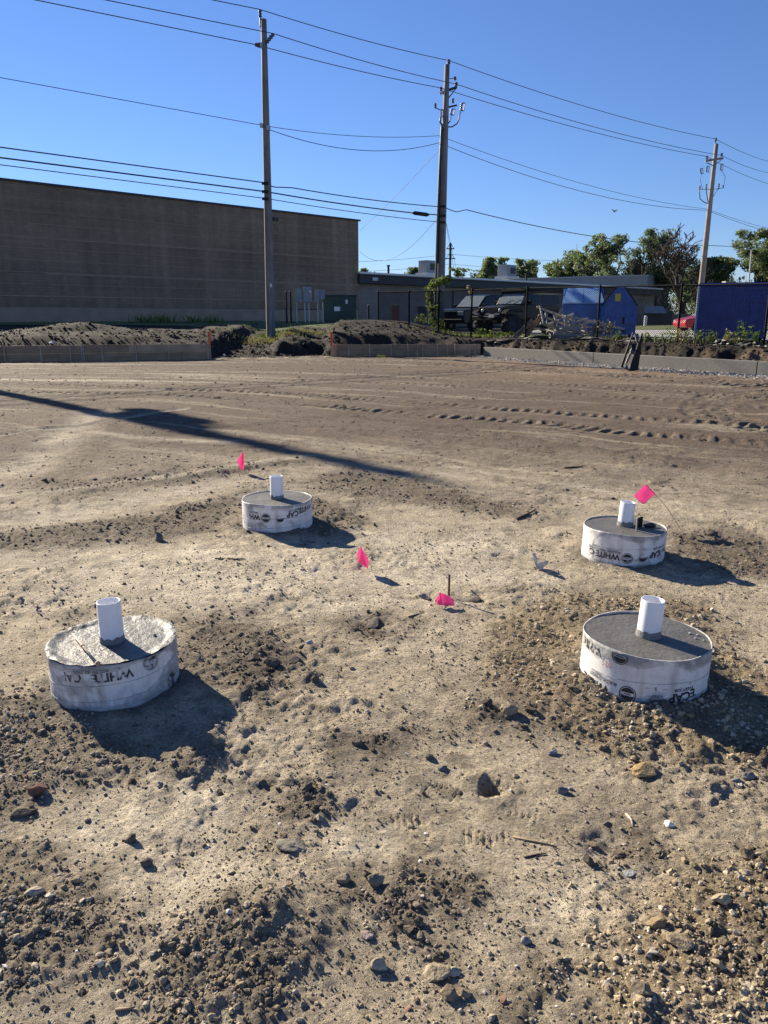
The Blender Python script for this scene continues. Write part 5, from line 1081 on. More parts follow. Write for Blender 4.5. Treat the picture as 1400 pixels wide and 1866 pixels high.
MB().beam(q3(1285.5, 293, -.2), q3(1318, 288, -.2), 0.14, 0.16).build('crossarm', M['pole_pale'], P3); MB().beam(q3(1288, 296, -.2), q3(1301, 302, -.1), 0.05, 0.05).beam(q3(1315, 291, -.2), q3(1304, 300, -.1), 0.05, 0.05).build('brace', M['bark'], P3)
for x_, y_ in ((1288.5, 290), (1315.5, 285)): mb = MB(); insul(mb, q3(x_, y_, -.2), (0, 0, 1), 2, 0.10, 0.26); mb.build('arm_insulator', M['porc'], P3)
cutout(P3, q3, 1289, 303, 1288, 313); cutout(P3, q3, 1277, 307, 1278, 316); cutout(P3, q3, 1314.5, 299, 1313.5, 310)
for pts, r in (([(1275, 340), (1276, 362), (1283, 368), (1291, 371)], .035), ([(1287, 336), (1288, 352), (1291, 369)], .035), ([(1316, 312), (1322, 322), (1320, 335), (1318, 342), (1309, 344), (1300, 358)], .02), ([(1278, 317), (1277, 330), (1281, 345)], .015)):
    MB().tube([q3(x_, y_, -.2) for x_, y_ in pts], r, 6).build('riser_cable', M['black'], P3, smooth=True)
MB().beam(q3(1276, 345), q3(1310, 344), 0.05, 0.05).build('cutout_arm', M['galv'], P3)
for x_, y0, y1 in ((1275.5, 338, 346), (1287, 335, 345), (1310, 334, 345), (1318, 337, 343)): mb = MB(); insul(mb, q3(x_, y1, -.2), (0, 0, 1), 3, 0.07, q3(x_, y0).z - q3(x_, y1).z); mb.build('arrester', M['porc'], P3)
# pole just outside the frame on the left, whose shadow crosses the dirt
b0 = Vector((-18.8, 28.0, 0)); b0.z = gz(b0.x, b0.y); P0 = empty('utility_pole', b0, 0, 'utility pole with transformer cans left of the picture, known by its long shadow', 'utility pole', 'wooden utility poles'); H0 = 12.35 - b0.z
MB().tube([(0, 0, -0.5), (0, 0, H0 / 2), (0, 0, H0)], [0.27, 0.23, 0.19], 16).build('shaft', M['pole'], P0)
for dx, dy in ((0.52, 0.38), (0.62, -0.30)):
    cn = MB().lathe([(0.0, 0.0), (0.26, 0.0), (0.28, 0.06), (0.28, 1.0), (0.25, 1.06), (0.0, 1.10)], (dx, dy, 8.9 - b0.z), 20).build('transformer_can', M['galv'], P0, smooth=True); mb = MB(); insul(mb, (dx, dy, 10.0 - b0.z), (0, 0, 1), 3, 0.06, 0.3); mb.build('bushing', M['porc'], cn)
mb = MB(); insul(mb, (0, 0, H0), (0, 0, 1), 2, 0.08, 0.3); mb.build('top_insulator', M['porc'], P0)
def wire(label, pts, r=0.02, sag=0.0, cat='cable', grp='overhead wires', mat='wire', nseg=18):
    """wire through world points with sag in each span"""
    P = []; pts = [Vector(p) for p in pts]
    sg = sag if isinstance(sag, (list, tuple)) else [sag] * (len(pts) - 1)
    for i, (a, b_) in enumerate(zip(pts[:-1], pts[1:])):
        for k in range(nseg + (1 if i == len(pts) - 2 else 0)):
            t = k / nseg; p = a.lerp(b_, t); p.z -= 4 * sg[i] * t * (1 - t); P.append(p)
    o = MB().tube([p - pts[0] for p in P], r, 5, False).build('overhead_wire', M[mat], smooth=True); o.location = pts[0]; tag(o, label, cat, grp)
L0 = (Vector(at(480, 30, Y1)) - Vector((0, 0, 0))); dirL = Vector((-0.75, -0.66, 0))
def left_end(px, py, k=30.0, Yp=None):
    """point on the vertical plane of the pole line where the wire leaves the frame at photo point (px,py), then onward"""
    a = at(477, 300, Y1); d = ray(px, py); nrm = Vector((dirL.y, -dirL.x, 0)); t = (a.x * nrm.x + a.y * nrm.y) / (d[0] * nrm.x + d[1] * nrm.y); return Vector((d[0] * t, d[1] * t, CAMH + d[2] * t))
def right_end(px, py, Y=80): return at(px, py, Y)
def extend(a, b_, f=1.6): a, b_ = Vector(a), Vector(b_); return a + (b_ - a) * f
def W3(label, l, p1, p2, p3, r, rt, sag=(0.0, 0.12, 0.35, 0.3), f=1.8):
    A = at(p1[0], p1[1], Y1 - (p1[2] if len(p1) > 2 else 0)); B = at(p2[0], p2[1], Y2 - (p2[2] if len(p2) > 2 else 0)); Cc = at(p3[0], p3[1], Y3 - (p3[2] if len(p3) > 2 else 0)); D = at(r[0], r[1], 92)
    wire(label, [extend(A, left_end(*l), f), A, B, Cc, extend(Cc, D, 1.4)], rt, sag)
W3('topmost power line running over all the pole tops', (390, 0), (474.5, 17), (818, 110), (1304.5, 253), (1400, 289), 0.019)
W3('second power line from the top, on the side insulators of the poles', (195, 0), (499, 61, .35), (832, 153), (1315.5, 283, .2), (1400, 310), 0.019)
W3('third power line from the top, left side of the poles', (67, 0), (466, 81), (804, 160), (1288.5, 285, .2), (1400, 330), 0.019, (0.0, 0.1, 0.3, 0.3))
A = at(477, 228, Y1); B = at(800, 247, Y2); Cc = at(1290, 381, Y3); wire('thin wire a third of the way down the poles', [extend(A, left_end(0, 141), 1.8), A, B, Cc, at(1470, 428, 92)], 0.014, (0.0, 0.25, 0.55, 0.3))
A = at(491, 236, Y1); B = at(800, 260, Y2); wire('slack wire sagging below the thin wire between the poles', [A, B, at(1289, 383, Y3), at(1470, 436, 92)], 0.017, (0.65, 0.8, 0.3))
A = at(484, 333, Y1); B = at(808, 377, Y2); wire('upper of the dark communication cables', [extend(A, left_end(0, 268), 1.8), A, at(508, 341, Y1 + .5), at(533, 342, Y1 + 1.2), B], 0.026, (0.0, 0.06, 0, 0.1))
wire('single cable sagging from the middle pole across to the right trees', [at(810, 377, Y2), at(833, 386, Y2 + .8), at(850, 382, Y2 + 1.3), at(1290, 447, Y3 + 6), at(1400, 452, Y3 + 20)], 0.026, (0.03, 0, 0.55, 0))
A = at(484, 349, Y1); B = at(754, 388, Y2 - 1.3); wire('middle and thickest of the dark communication cables', [extend(A, left_end(0, 287), 1.8), A, B, at(806, 392, Y2)], 0.032, (0.0, 0.06, 0))
o = MB().tube([at(752, 388, Y2 - 1.4), at(756, 388, Y2 - 1.3), at(778, 391, Y2 - .8), at(782, 391, Y2 - .7)], [0.05, 0.11, 0.11, 0.05], 10).build('splice_case', M['black'], smooth=True); tag(o, 'black splice case on the thick cable left of the middle pole', 'splice case')
A = at(485, 361.5, Y1); B = at(806, 405, Y2); wire('lowest of the dark communication cables', [extend(A, left_end(0, 300), 1.8), A, B], 0.019, (0.0, 0.08))
wire('diagonal service wire from the middle pole to the block building corner', [at(801, 272, Y2), at(656, 420, DB)], 0.012, 0.15)
wire('slack loop of wire hanging from the middle pole to the block building', [at(795, 400, Y2), at(656, 458, DB)], 0.013, 1.5)
wire('faint straight wire from the block building top to the middle pole', [at(780, 374, Y2), at(654, 405, DB)], 0.010, 0.1)
for x1, y1, lab in ((829, 500, 'guy wire right of the middle pole, nearer'), (838, 520, 'guy wire right of the middle pole, farther')): wire(lab, [at(811, 395, Y2), at(x1, y1, Y2 + 9)], 0.010, 0)
# far transmission pole and its lines
b = at(820, 502, 300); t_ = at(820, 443, 300); e = empty('transmission_pole', (b.x, b.y, 0.7), 0, 'far transmission pole with two crossarms right of the middle pole', 'utility pole'); k = 300 / FPX
MB().tube([(0, 0, 0), (0, 0, t_.z - 0.7)], 0.45, 8).build('shaft', M['bark'], e)
for yy, w in ((453, 14), (471, 18)):
    z_ = at(820, yy, 300).z - .7; MB().beam((-w * k / 2, 0, z_), (w * k / 2, 0, z_), 0.35, 0.35).build('crossarm', M['bark'], e)
    for s in (-1, 1): MB().beam((0, 0, z_ + 2.2), (s * w * k / 2 * .8, 0, z_ + 0.1), 0.15, 0.15).build('brace', M['bark'], e)
for y0, y1, lab in ((463, 470, 'upper far transmission line across the sky'), (481, 489, 'lower far transmission line across the sky')): wire(lab, [at(560, y0 + 14, 300), at(820, y0, 300), at(1300, y1, 340)], 0.055, (1, 2))
# ------------------------------------------------------------------ chain link fence
FP = [(689, 41.5), (746, 40.2), (800, 39.0), (860, 37.6), (960, 35.2), (1092, 32.2), (1240, 29.2), (1400, 26.4), (1560, 24.0)]
FXY = [Vector((at(px, 560, Y).x, Y, 0)) for px, Y in FP]; FTOP = [at(px, y, Y).z for (px, Y), y in zip(FP, (533, 531.5, 530, 528, 525, 522.5, 519.5, 517, 514))]
fe = empty('chain_link_fence', (FXY[0].x, FXY[0].y, 0.7), 0, 'black chain link fence across the right half behind the bank', 'fence'); fo = Vector(fe.location)
BASE = [t - 2.05 for t in FTOP]
for i, p in enumerate(FXY):
    MB().tube([(p.x - fo.x, p.y - fo.y, BASE[i] - 0.5 - fo.z), (p.x - fo.x, p.y - fo.y, FTOP[i] + 0.03 - fo.z)], 0.042, 10).tube([(p.x - fo.x, p.y - fo.y, FTOP[i] + 0.03 - fo.z), (p.x - fo.x, p.y - fo.y, FTOP[i] + 0.08 - fo.z)], [0.055, 0.03], 10).build('post', M['vinyl'], fe)
def link_mesh(i, sp=0.085, r=0.0065):
    a = FXY[i] - fo; b_ = FXY[i + 1] - fo; a.z = 0; b_.z = 0; L = (b_ - a).length; h = 2.0; V = []; F = []; n = int((L + h) / sp)
    off = Vector((-(b_ - a).y, (b_ - a).x, 0)).normalized()
    for s in (1, -1):
        for k in range(n):
            x0 = -h + k * sp if s == 1 else k * sp; x1 = x0 + h * s
            t0, t1 = 0.0, 1.0
            lo, hi = (x0, x1)
            def clip(v): return (v - x0) / (x1 - x0)
            ta, tb = sorted((clip(0.0), clip(L))); t0, t1 = max(0, ta), min(1, tb)
            if t1 - t0 < 0.02: continue
            pts = []
            for t in (t0, t1):
                x = x0 + (x1 - x0) * t; u = x / L; p = a.lerp(b_, u); zb = BASE[i] + (BASE[i + 1] - BASE[i]) * u - fo.z; pts.append(Vector((p.x, p.y, zb + 0.03 + h * t * 0.995)) + off * 0.004 * s)
            d = (pts[1] - pts[0]).normalized(); x_ = d.cross(off).normalized() * r; y_ = off * r; base = len(V)
            for p in pts: V += [tuple(p + x_), tuple(p + y_), tuple(p - x_), tuple(p - y_)]
            for q in range(4): q2 = (q + 1) % 4; F.append((base + q, base + q2, base + 4 + q2, base + 4 + q))
    o = link('wire_mesh', mesh_np('wire_mesh', V, F, smooth=False), M['vinyl'], fe); o['kind'] = 'stuff'
for i in range(len(FXY) - 1):
    a = FXY[i] - fo; b_ = FXY[i + 1] - fo
    MB().tube([(a.x, a.y, FTOP[i] - fo.z), (b_.x, b_.y, FTOP[i + 1] - fo.z)], 0.028, 8).build('top_rail', M['vinyl'], fe)
    link_mesh(i)
# black silt fabric along the foot of the bank
def ribbon(name, pts, h, mat, lab, cat):
    V = []; F = []; o0 = Vector(pts[0]); m = len(pts)
    for i, p in enumerate(pts):
        for j in range(4): V.append((p[0] - o0.x + 0.03 * math.sin(i * 2.1 + j), p[1] - o0.y + 0.05 * math.sin(i * 1.3 + j * 2), p[2] - o0.z + h * (j / 3) * (0.75 + 0.35 * math.sin(i * 0.9))))
    for i in range(m - 1):
        for j in range(3): q = i * 4 + j; F.append((q, q + 4, q + 5, q + 1))
    o = link(name, mesh_np(name, V, F, smooth=False), mat); o.location = o0; s = o.modifiers.new('s', 'SOLIDIFY'); s.thickness = 0.012; tag(o, lab, cat)
def bank_pts(x0, x1, Y0, Y1_, n=24):
    r = []
    for t in np.linspace(0, 1, n): Y = Y0 + (Y1_ - Y0) * t; px = x0 + (x1 - x0) * t; q = at(px, 620, Y); r.append((q.x, q.y, gz(q.x, q.y) - 0.03))
    return r
ribbon('silt_fabric', bank_pts(880, 1165, 35.4, 29.8), 0.20, M['fabric'], 'black silt fabric strip below the fence left of the steel stand', 'silt fabric')
ribbon('silt_fabric', bank_pts(1300, 1480, 26.9, 24.0), 0.22, M['fabric'], 'ragged black silt fabric strip below the fence at the right edge', 'silt fabric')
# ------------------------------------------------------------------ dumpsters, pallets, timbers
def dumpster(name_lab, Y, pxc, w, dpt, h, hb, mat_body, mat_lid, rz, z0, kind):
    b = at(pxc, 600, Y); e = empty('dumpster', (b.x, b.y, z0), rz, name_lab, 'dumpster', 'blue dumpsters')
    if kind == 'slant':      # low front, lid sloping up to a flat back
        prof = [(-dpt / 2, 0.12), (dpt / 2, 0.12), (dpt / 2, h), (dpt / 2 - 0.35, h), (-dpt / 2, hb)]
        MB().prism([(-dpt / 2, 0.12), (dpt / 2, 0.12), (dpt / 2, h - 0.03), (-dpt / 2, hb)], -w / 2, w / 2, 'x').build('body', M[mat_body], e, bevel=0.02)
        ld = MB(); a = Vector((0, -dpt / 2 - 0.04, hb + 0.02)); c = Vector((0, dpt / 2, h))
        for sx in (-1, 1):
            x0, x1 = (-w / 2 - 0.02, -0.01) if sx < 0 else (0.01, w / 2 + 0.02); tx = 0.22
            V = [(x0, a.y, a.z), (x1, a.y, a.z), (x1 - (tx if sx > 0 else 0), c.y, c.z), (x0 + (tx if sx < 0 else 0), c.y, c.z)]; V2 = [(v[0], v[1], v[2] + 0.05) for v in V]
            MB().add(V + V2, [(0, 1, 2, 3), (4, 5, 6, 7), (0, 1, 5, 4), (1, 2, 6, 5), (2, 3, 7, 6), (3, 0, 4, 7)]).build('lid', M[mat_lid], e)
        for x_ in (-w / 2 - 0.05, w / 2 + 0.05): MB().box((x_, 0.05, hb * 0.62), (0.12, dpt * 0.7, 0.16)).build('fork_pocket', M[mat_body], e, bevel=0.01)
    elif kind == 'gable':    # seen end on, ridge above sloping lids
        MB().prism([(-w / 2, 0.12), (w / 2, 0.12), (w / 2, hb), (w * 0.10, h), (-w * 0.10, h), (-w / 2, hb)], 0, dpt, 'y').build('body', M[mat_body], e, bevel=0.015)
        for s in (-1, 1):
            V = [(s * w * 0.11, -0.05, h + 0.02), (s * (w / 2 + 0.03), -0.05, hb + 0.02), (s * (w / 2 + 0.03), dpt, hb + 0.02), (s * w * 0.11, dpt, h + 0.02)]; V2 = [(v[0], v[1], v[2] + 0.04) for v in V]
            MB().add(V + V2, [(0, 1, 2, 3), (4, 5, 6, 7), (0, 1, 5, 4), (1, 2, 6, 5), (2, 3, 7, 6), (3, 0, 4, 7)]).build('lid', M['black'], e)
        MB().box((w * 0.33, -0.06, hb * 0.55), (w * 0.30, 0.12, 0.28)).build('fork_pocket', M[mat_body], e, bevel=0.01); MB().box((w * 0.14, -0.015, hb * 0.55), (w * 0.06, 0.05, 0.3)).build('slot', M['black'], e)
        MB().prism([(-0.11, -0.17), (0.11, -0.17), (0.13, 0), (0.11, 0.17), (-0.11, 0.17), (-0.13, 0)], -0.012, 0.0, 'y').build('sticker', M['yellow'], e).location = (-w * 0.06, -0.004, h * 0.80)
    else:
        MB().box((0, dpt / 2, h / 2 + 0.06), (w, dpt, h - 0.1)).build('body', M[mat_body], e, bevel=0.02)
        for q in range(5): MB().box((-w / 2 + w * (q + 0.5) / 5, -0.03, h / 2), (0.08, 0.06, h - 0.3)).build('rib', M[mat_body], e)
        MB().box((0, -0.03, h - 0.02), (w + 0.05, 0.12, 0.12)).build('rim', M[mat_body], e, bevel=0.01); MB().box((-w / 2 - 0.01, -0.03, h / 2), (0.07, 0.09, h - 0.1)).build('corner_post', M['bluel'], e, bevel=0.01)
        MB().box((w * 0.0, dpt / 2, h + 0.03), (w, dpt, 0.05)).build('lid', M['black'], e)
    for sx in (-1, 1): MB().box((sx * (w / 2 - 0.2), dpt / 2 if kind != 'slant' else 0, 0.07), (0.14, dpt * 0.8, 0.14)).build('skid', M['black'], e)
    return e
k = 38.5 / FPX
dumpster('blue dumpster with a sloping lid pale from reflected sky behind the broken pallets', 39.2, 1060, 68 * k * 1.03, 1.7, 2.36, 1.55, 'blued', 'bluel', -0.24, 0.72, 'slant')
dumpster('blue gabled dumpster with a yellow sticker right of the pale lid', 37.2, 1126, 58 * k, 1.9, 2.28, 1.42, 'blued', 'black', -0.27, 0.72, 'gable')
dumpster('big navy dumpster behind the fence at the right', 31.6, 1332, 116 * 31.6 / FPX, 1.8, 2.22, 1.5, 'navy', 'black', -0.40, 0.70, 'box')
b = at(1327, 518, 32.0); e = empty('cardboard', b, 0.1, 'flattened cardboard and pale boards on the navy dumpster', 'cardboard'); b.z
MB().box((0, 0, 0.02), (0.75, 0.3, 0.02)).build('board', M['white'], e); MB().box((0.05, 0.05, 0.08), (0.42, 0.3, 0.08)).build('carton', M['stake'], e, bevel=0.01)
def pallet(loc, rot, lab, nslat=7, L=1.9, Wd=1.5):
    e = empty('broken_pallet', loc, 0, lab, 'pallet', 'broken pallets by the blue dumpsters'); e.rotation_euler = rot
    for q in (-1, 0, 1): MB().box((0, q * Wd / 2 * 0.92, 0), (L, 0.05, 0.09)).build('stringer', M['pallet'], e)
    for q in range(nslat):
        if random.random() < 0.12: continue
        x_ = -L / 2 + L * (q + 0.5) / nslat; l_ = Wd * random.uniform(0.75, 1.05); MB().box((x_ + random.uniform(-.03, .03), random.uniform(-.08, .08), 0.062), (0.11, l_, 0.03), Matrix.Rotation(random.uniform(-.06, .06), 3, 'Z')).build('slat', M['pallet'], e)
    return e
pc = at(1020, 588, 36.6); pallet((pc.x, 37.0, 1.45), (0.55, 0.32, 0.15), 'broken slatted pallet leaning highest on the scrap pile', 8, 2.0, 1.6)
pc = at(1075, 598, 36.3); pallet((pc.x, 36.6, 1.22), (0.45, 0.18, -0.12), 'broken slatted pallet in the middle of the scrap pile', 8, 2.3, 1.5)
pc = at(1040, 605, 36.2); pallet((pc.x, 36.3, 0.95), (0.12, 0.05, 0.3), 'flat broken pallet at the bottom of the scrap pile', 7, 2.4, 1.4)
SCR = [((1000, 600), (1025, 562), 37.4, .10), ((985, 590), (1030, 596), 36.0, .06), ((1010, 604), (1060, 592), 36.2, .08), ((1030, 575), (1100, 594), 36.4, .06), ((1060, 592), (1085, 583), 36.1, .08), ((1090, 587), (1138, 599), 36.0, .06), ((1095, 592), (1138, 600), 35.9, .05), ((1000, 590), (1046, 571), 36.7, .10), ((1040, 590), (1072, 579), 36.5, .10), ((1020, 612), (1080, 606), 35.8, .05)]
SLAB = ['steep slat leaning at the left end of the scrap pile', 'thin flat slat low at the left of the scrap pile', 'slat rising to the right in the lower left of the scrap pile', 'long thin slat sloping down to the right across the scrap pile', 'short slat in the middle of the scrap pile', 'long slat pointing to the right end of the scrap pile', 'thin slat just under the long one at the right end', 'broad slat rising to the right, high on the scrap pile', 'broad slat rising to the right, second from the top of the pile', 'lowest thin slat lying in front of the concrete slabs']
for q, (a, b_, Y, w) in enumerate(SCR):
    A, Bq = at(*a, Y), at(*b_, Y + 0.4); o = MB().beam((0, 0, 0), Bq - A, w, 0.03, (0, -0.5, 1)).build('loose_slat', M['pallet']); o.location = A; tag(o, SLAB[q], 'slat', 'loose slats on the scrap pile')
for a, b_, Y, lab in (((938, 615), (970, 585), 36.2, 'left timber beam leaning beside the jeep'), ((958, 614), (985, 577), 36.6, 'right and longer timber beam leaning beside the jeep')):
    A, Bq = at(*a, Y), at(*b_, Y + 0.9); A.z = min(A.z, gz(A.x, A.y) + .05); o = MB().beam((0, 0, 0), Bq - A, 0.20, 0.20, (0, -1, 0.3)).build('timber_beam', M['timber'], bevel=0.012); o.location = A; tag(o, lab, 'timber', 'timber beams by the jeep')
for px, py, w, h_, rt, lab in ((1018, 616, 1.0, 0.55, (0.5, 0.3, 0.2), 'tilted slab of broken concrete under the pallets, left'), (1056, 617, 1.3, 0.45, (0.3, -0.1, -0.1), 'slab of broken concrete under the pallets, right')):
    b = at(px, py, 36.2); o = MB().box((0, 0, 0), (w, 0.7, 0.14)).build('concrete_slab', M['rubble'], bevel=0.03); o.location = (b.x, b.y, max(b.z, gz(b.x, b.y) + .12)); o.rotation_euler = rt; tag(o, lab, 'rubble')
# ------------------------------------------------------------------ vehicles
def wheel(e, x, y, r, w, rim='galv'):
    t = MB().lathe([(r * 0.58, -w / 2), (r * 0.92, -w / 2), (r, -w * 0.36), (r, w * 0.36), (r * 0.92, w / 2), (r * 0.58, w / 2)], n=28).build('wheel', M['rubber'], e, smooth=True); t.rotation_euler = (math.pi / 2, 0, 0); t.location = (x, y, r)
    mb = MB().lathe([(0.0, w * 0.3), (r * 0.2, w * 0.32), (r * 0.25, w * 0.25), (r * 0.56, w * 0.30), (r * 0.6, w * 0.48)], n=20); mb.lathe([(0.0, -w * 0.3), (r * 0.2, -w * 0.32), (r * 0.25, -w * 0.25), (r * 0.56, -w * 0.30), (r * 0.6, -w * 0.48)], n=20); mb.build('rim', M[rim], t, smooth=True)
    if r > 0.42:
        tr_ = MB()
        for q in range(26): a = 2 * math.pi * q / 26; tr_.box((math.cos(a) * r * 1.01, math.sin(a) * r * 1.01, (w * 0.22 if q % 2 else -w * 0.22)), (0.05, 0.07, w * 0.45), Matrix.Rotation(a, 3, 'Z'))
        tr_.build('tread', M['rubber'], t)
def body_prism(prof, w, tum=None):
    """side profile (x,z) extruded across y, the upper points pulled in"""
    mb = MB(); n = len(prof); V = []
    for s in (-1, 1):
        for (x, z) in prof: V.append((x, s * (w / 2 - (tum(z) if tum else 0)), z))
    mb.add(V, [tuple(range(n)), tuple(range(2 * n - 1, n - 1, -1))] + [(i, i + n, (i + 1) % n + n, (i + 1) % n) for i in range(n)]); return mb
def suv(loc, rz, lab, paint, cat='truck'):
    e = empty('pickup_suv', loc, rz, lab, cat); w = 1.95; tum = lambda z: 0.16 * max(0, (z - 1.05) / 0.85)
    body_prism([(2.55, 0.45), (2.62, 0.62), (2.60, 1.02), (2.45, 1.12), (1.15, 1.22), (-2.45, 1.25), (-2.55, 0.95), (-2.55, 0.5), (-2.3, 0.42), (2.3, 0.42)], w).build('body', M[paint], e, bevel=0.05)
    cab = body_prism([(1.20, 1.20), (0.35, 1.86), (-0.1, 1.93), (-2.05, 1.90), (-2.42, 1.24)], w - 0.06, tum).build('cabin', M[paint], e, bevel=0.05)
    V = [(1.13, -0.80, 1.27), (1.13, 0.80, 1.27), (0.42, 0.70, 1.83), (0.42, -0.70, 1.83)]; nv = Vector((0.62, 0, 0.78)) * 0.012
    V2 = [tuple(Vector(v) + nv * 3) for v in V]; MB().add([tuple(Vector(v) + nv * 0.2) for v in V] + V2, [(0, 1, 2, 3), (4, 5, 6, 7), (0, 1, 5, 4), (1, 2, 6, 5), (2, 3, 7, 6), (3, 0, 4, 7)]).build('windscreen', M['screen'], e)
    for s in (-1, 1):
        for (a, b_, c, d) in (((0.98, 1.30), (0.42, 1.80), (-0.30, 1.84), (-0.30, 1.30)), ((-0.40, 1.30), (-0.40, 1.84), (-1.30, 1.83), (-1.30, 1.30)), ((-1.40, 1.30), (-1.40, 1.82), (-1.98, 1.80), (-2.2, 1.30))):
            V = [(x, s * ((w - 0.06) / 2 - tum(z) + 0.012), z) for x, z in (a, b_, c, d)]; V2 = [(x, y - s * 0.02, z) for x, y, z in V]; MB().add(V + V2, [(0, 1, 2, 3), (4, 5, 6, 7), (0, 1, 5, 4), (1, 2, 6, 5), (2, 3, 7, 6), (3, 0, 4, 7)]).build('side_window', M['glass'], e)
        MB().box((2.52, s * 0.74, 0.94), (0.22, 0.40, 0.20)).build('headlight', M['lamp'], e, bevel=0.03); MB().box((0.92, s * 1.08, 1.34), (0.16, 0.24, 0.18)).build('mirror', M[paint], e, bevel=0.03)
        for x_ in (1.62, -1.55):
            wheel(e, x_, s * 0.86, 0.39, 0.26); MB().tube([(x_ + 0.48 * math.cos(t), s * 0.965, 0.42 + 0.48 * math.sin(t)) for t in np.linspace(0, math.pi, 12)], 0.05, 6).build('wheel_arch', M['black'], e)
    MB().box((2.61, 0, 0.90), (0.04, 1.0, 0.26)).build('grille', M['black'], e); MB().box((2.62, 0, 0.56), (0.16, 1.85, 0.22)).build('bumper', M['black'], e, bevel=0.04); return e
def jeep(loc, rz, lab):
    e = empty('off_road_jeep', loc, rz, lab, 'jeep'); w = 1.55
    MB().box((0.0, 0, 0.72), (3.7, 0.8, 0.16)).build('chassis', M['black'], e)
    body_prism([(1.75, 0.80), (1.78, 1.36), (0.55, 1.45), (0.50, 1.48), (-1.95, 1.45), (-1.95, 0.80)], w).build('body', M['carblack'], e, bevel=0.04)
    MB().box((1.77, 0, 1.08), (0.05, 1.05, 0.46)).build('grille', M['black'], e)
    for q in range(7): MB().box((1.80, -0.30 + q * 0.10, 1.10), (0.02, 0.04, 0.36)).build('grille_slot', M['fascia'], e)
    for s in (-1, 1):
        h_ = MB().lathe([(0, 0.04), (0.07, 0.035), (0.10, 0.0)], n=18).build('headlight', M['lamp'], e, smooth=True); h_.rotation_euler = (0, math.pi / 2, 0); h_.location = (1.79, s * 0.50, 1.18)
        MB().prism([(0.85, 1.10), (0.95, 1.24), (1.75, 1.24), (1.98, 1.05), (1.90, 1.02), (1.70, 1.14), (1.0, 1.14)], s * 0.72, s * 1.02, 'y').build('fender', M['black'], e, bevel=0.02)
        MB().prism([(-1.75, 1.05), (-1.6, 1.22), (-0.9, 1.22), (-0.7, 1.05), (-0.78, 1.0), (-0.95, 1.12), (-1.55, 1.12)], s * 0.72, s * 1.00, 'y').build('fender', M['black'], e, bevel=0.02)
        wheel(e, 1.38, s * 0.82, 0.50, 0.34, 'fascia'); wheel(e, -1.22, s * 0.82, 0.50, 0.34, 'fascia')
        MB().beam((0.62, s * 0.74, 1.46), (0.28, s * 0.68, 2.02), 0.07, 0.06).build('windscreen_post', M['carblack'], e)
        V = [(0.25, s * 0.775, 1.50), (-0.55, s * 0.775, 1.50), (-0.55, s * 0.70, 1.95), (0.20, s * 0.70, 1.95)]; V2 = [(x, y - s * 0.02, z) for x, y, z in V]; MB().add(V + V2, [(0, 1, 2, 3), (4, 5, 6, 7), (0, 1, 5, 4), (1, 2, 6, 5), (2, 3, 7, 6), (3, 0, 4, 7)]).build('side_window', M['glass'], e)
        V = [(-0.65, s * 0.775, 1.50), (-1.90, s * 0.775, 1.50), (-1.80, s * 0.70, 1.95), (-0.65, s * 0.70, 1.95)]; V2 = [(x, y - s * 0.02, z) for x, y, z in V]; MB().add(V + V2, [(0, 1, 2, 3), (4, 5, 6, 7), (0, 1, 5, 4), (1, 2, 6, 5), (2, 3, 7, 6), (3, 0, 4, 7)]).build('side_window', M['glass'], e)
        MB().box((0.42, s * 0.95, 1.55), (0.10, 0.22, 0.20)).build('mirror', M['black'], e, bevel=0.02); MB().box((-0.05, s * 0.85, 0.62), (1.6, 0.10, 0.08)).build('rock_rail', M['black'], e)
        MB().beam((1.95, s * 0.45, 0.72), (2.02, s * 0.45, 0.95), 0.05, 0.05).build('recovery_hook', M['chrome'], e)
    V = [(0.66, -0.68, 1.50), (0.66, 0.68, 1.50), (0.34, 0.62, 1.98), (0.34, -0.62, 1.98)]; V2 = [(x - 0.03, y, z - 0.01) for x, y, z in V]; MB().add(V + V2, [(0, 1, 2, 3), (4, 5, 6, 7), (0, 1, 5, 4), (1, 2, 6, 5), (2, 3, 7, 6), (3, 0, 4, 7)]).build('windscreen', M['screen'], e)
    for y_ in (-0.35, 0.1): MB().beam((0.70, y_, 1.50), (0.55, y_ + 0.42, 1.72), 0.02, 0.02).build('wiper', M['chrome'], e)
    MB().box((-0.85, 0, 2.03), (2.45, 1.50, 0.09)).build('roof', M['carblack'], e, bevel=0.03); MB().box((0.40, 0, 2.12), (0.10, 1.35, 0.10)).build('light_bar', M['black'], e, bevel=0.015)
    MB().box((-0.9, 0, 2.18), (2.2, 1.45, 0.04)).build('roof_rack', M['black'], e)
    MB().box((2.02, 0, 0.82), (0.18, 1.75, 0.22)).build('bumper', M['black'], e, bevel=0.03); MB().box((2.13, 0.32, 0.93), (0.03, 0.30, 0.16)).build('number_plate', M['white'], e)
    for y_ in (-0.55, 0.1, 0.62): MB().box((2.10, y_, 1.02), (0.08, 0.20, 0.07)).build('spot_lamp', M['lamp'], e)
    MB().beam((0.95, -0.76, 1.40), (0.6, -0.78, 0.95), 0.03, 0.03).build('hinge_bar', M['galv'], e); return e
hd = math.atan2(-0.66, -0.75)
b = at(944, 600, 43.4); jeep((b.x, 43.4, 0.68), hd - 0.03, 'lifted black jeep with big tyres and light bar behind the fence').scale = (1.22, 1.22, 1.12)
b = at(874, 600, 49.5); suv((b.x, 49.5, 0.80), hd + 0.05, 'dark pickup truck with tall cabin left of the jeep', 'carblue').scale = (1.08, 1.08, 1.15)
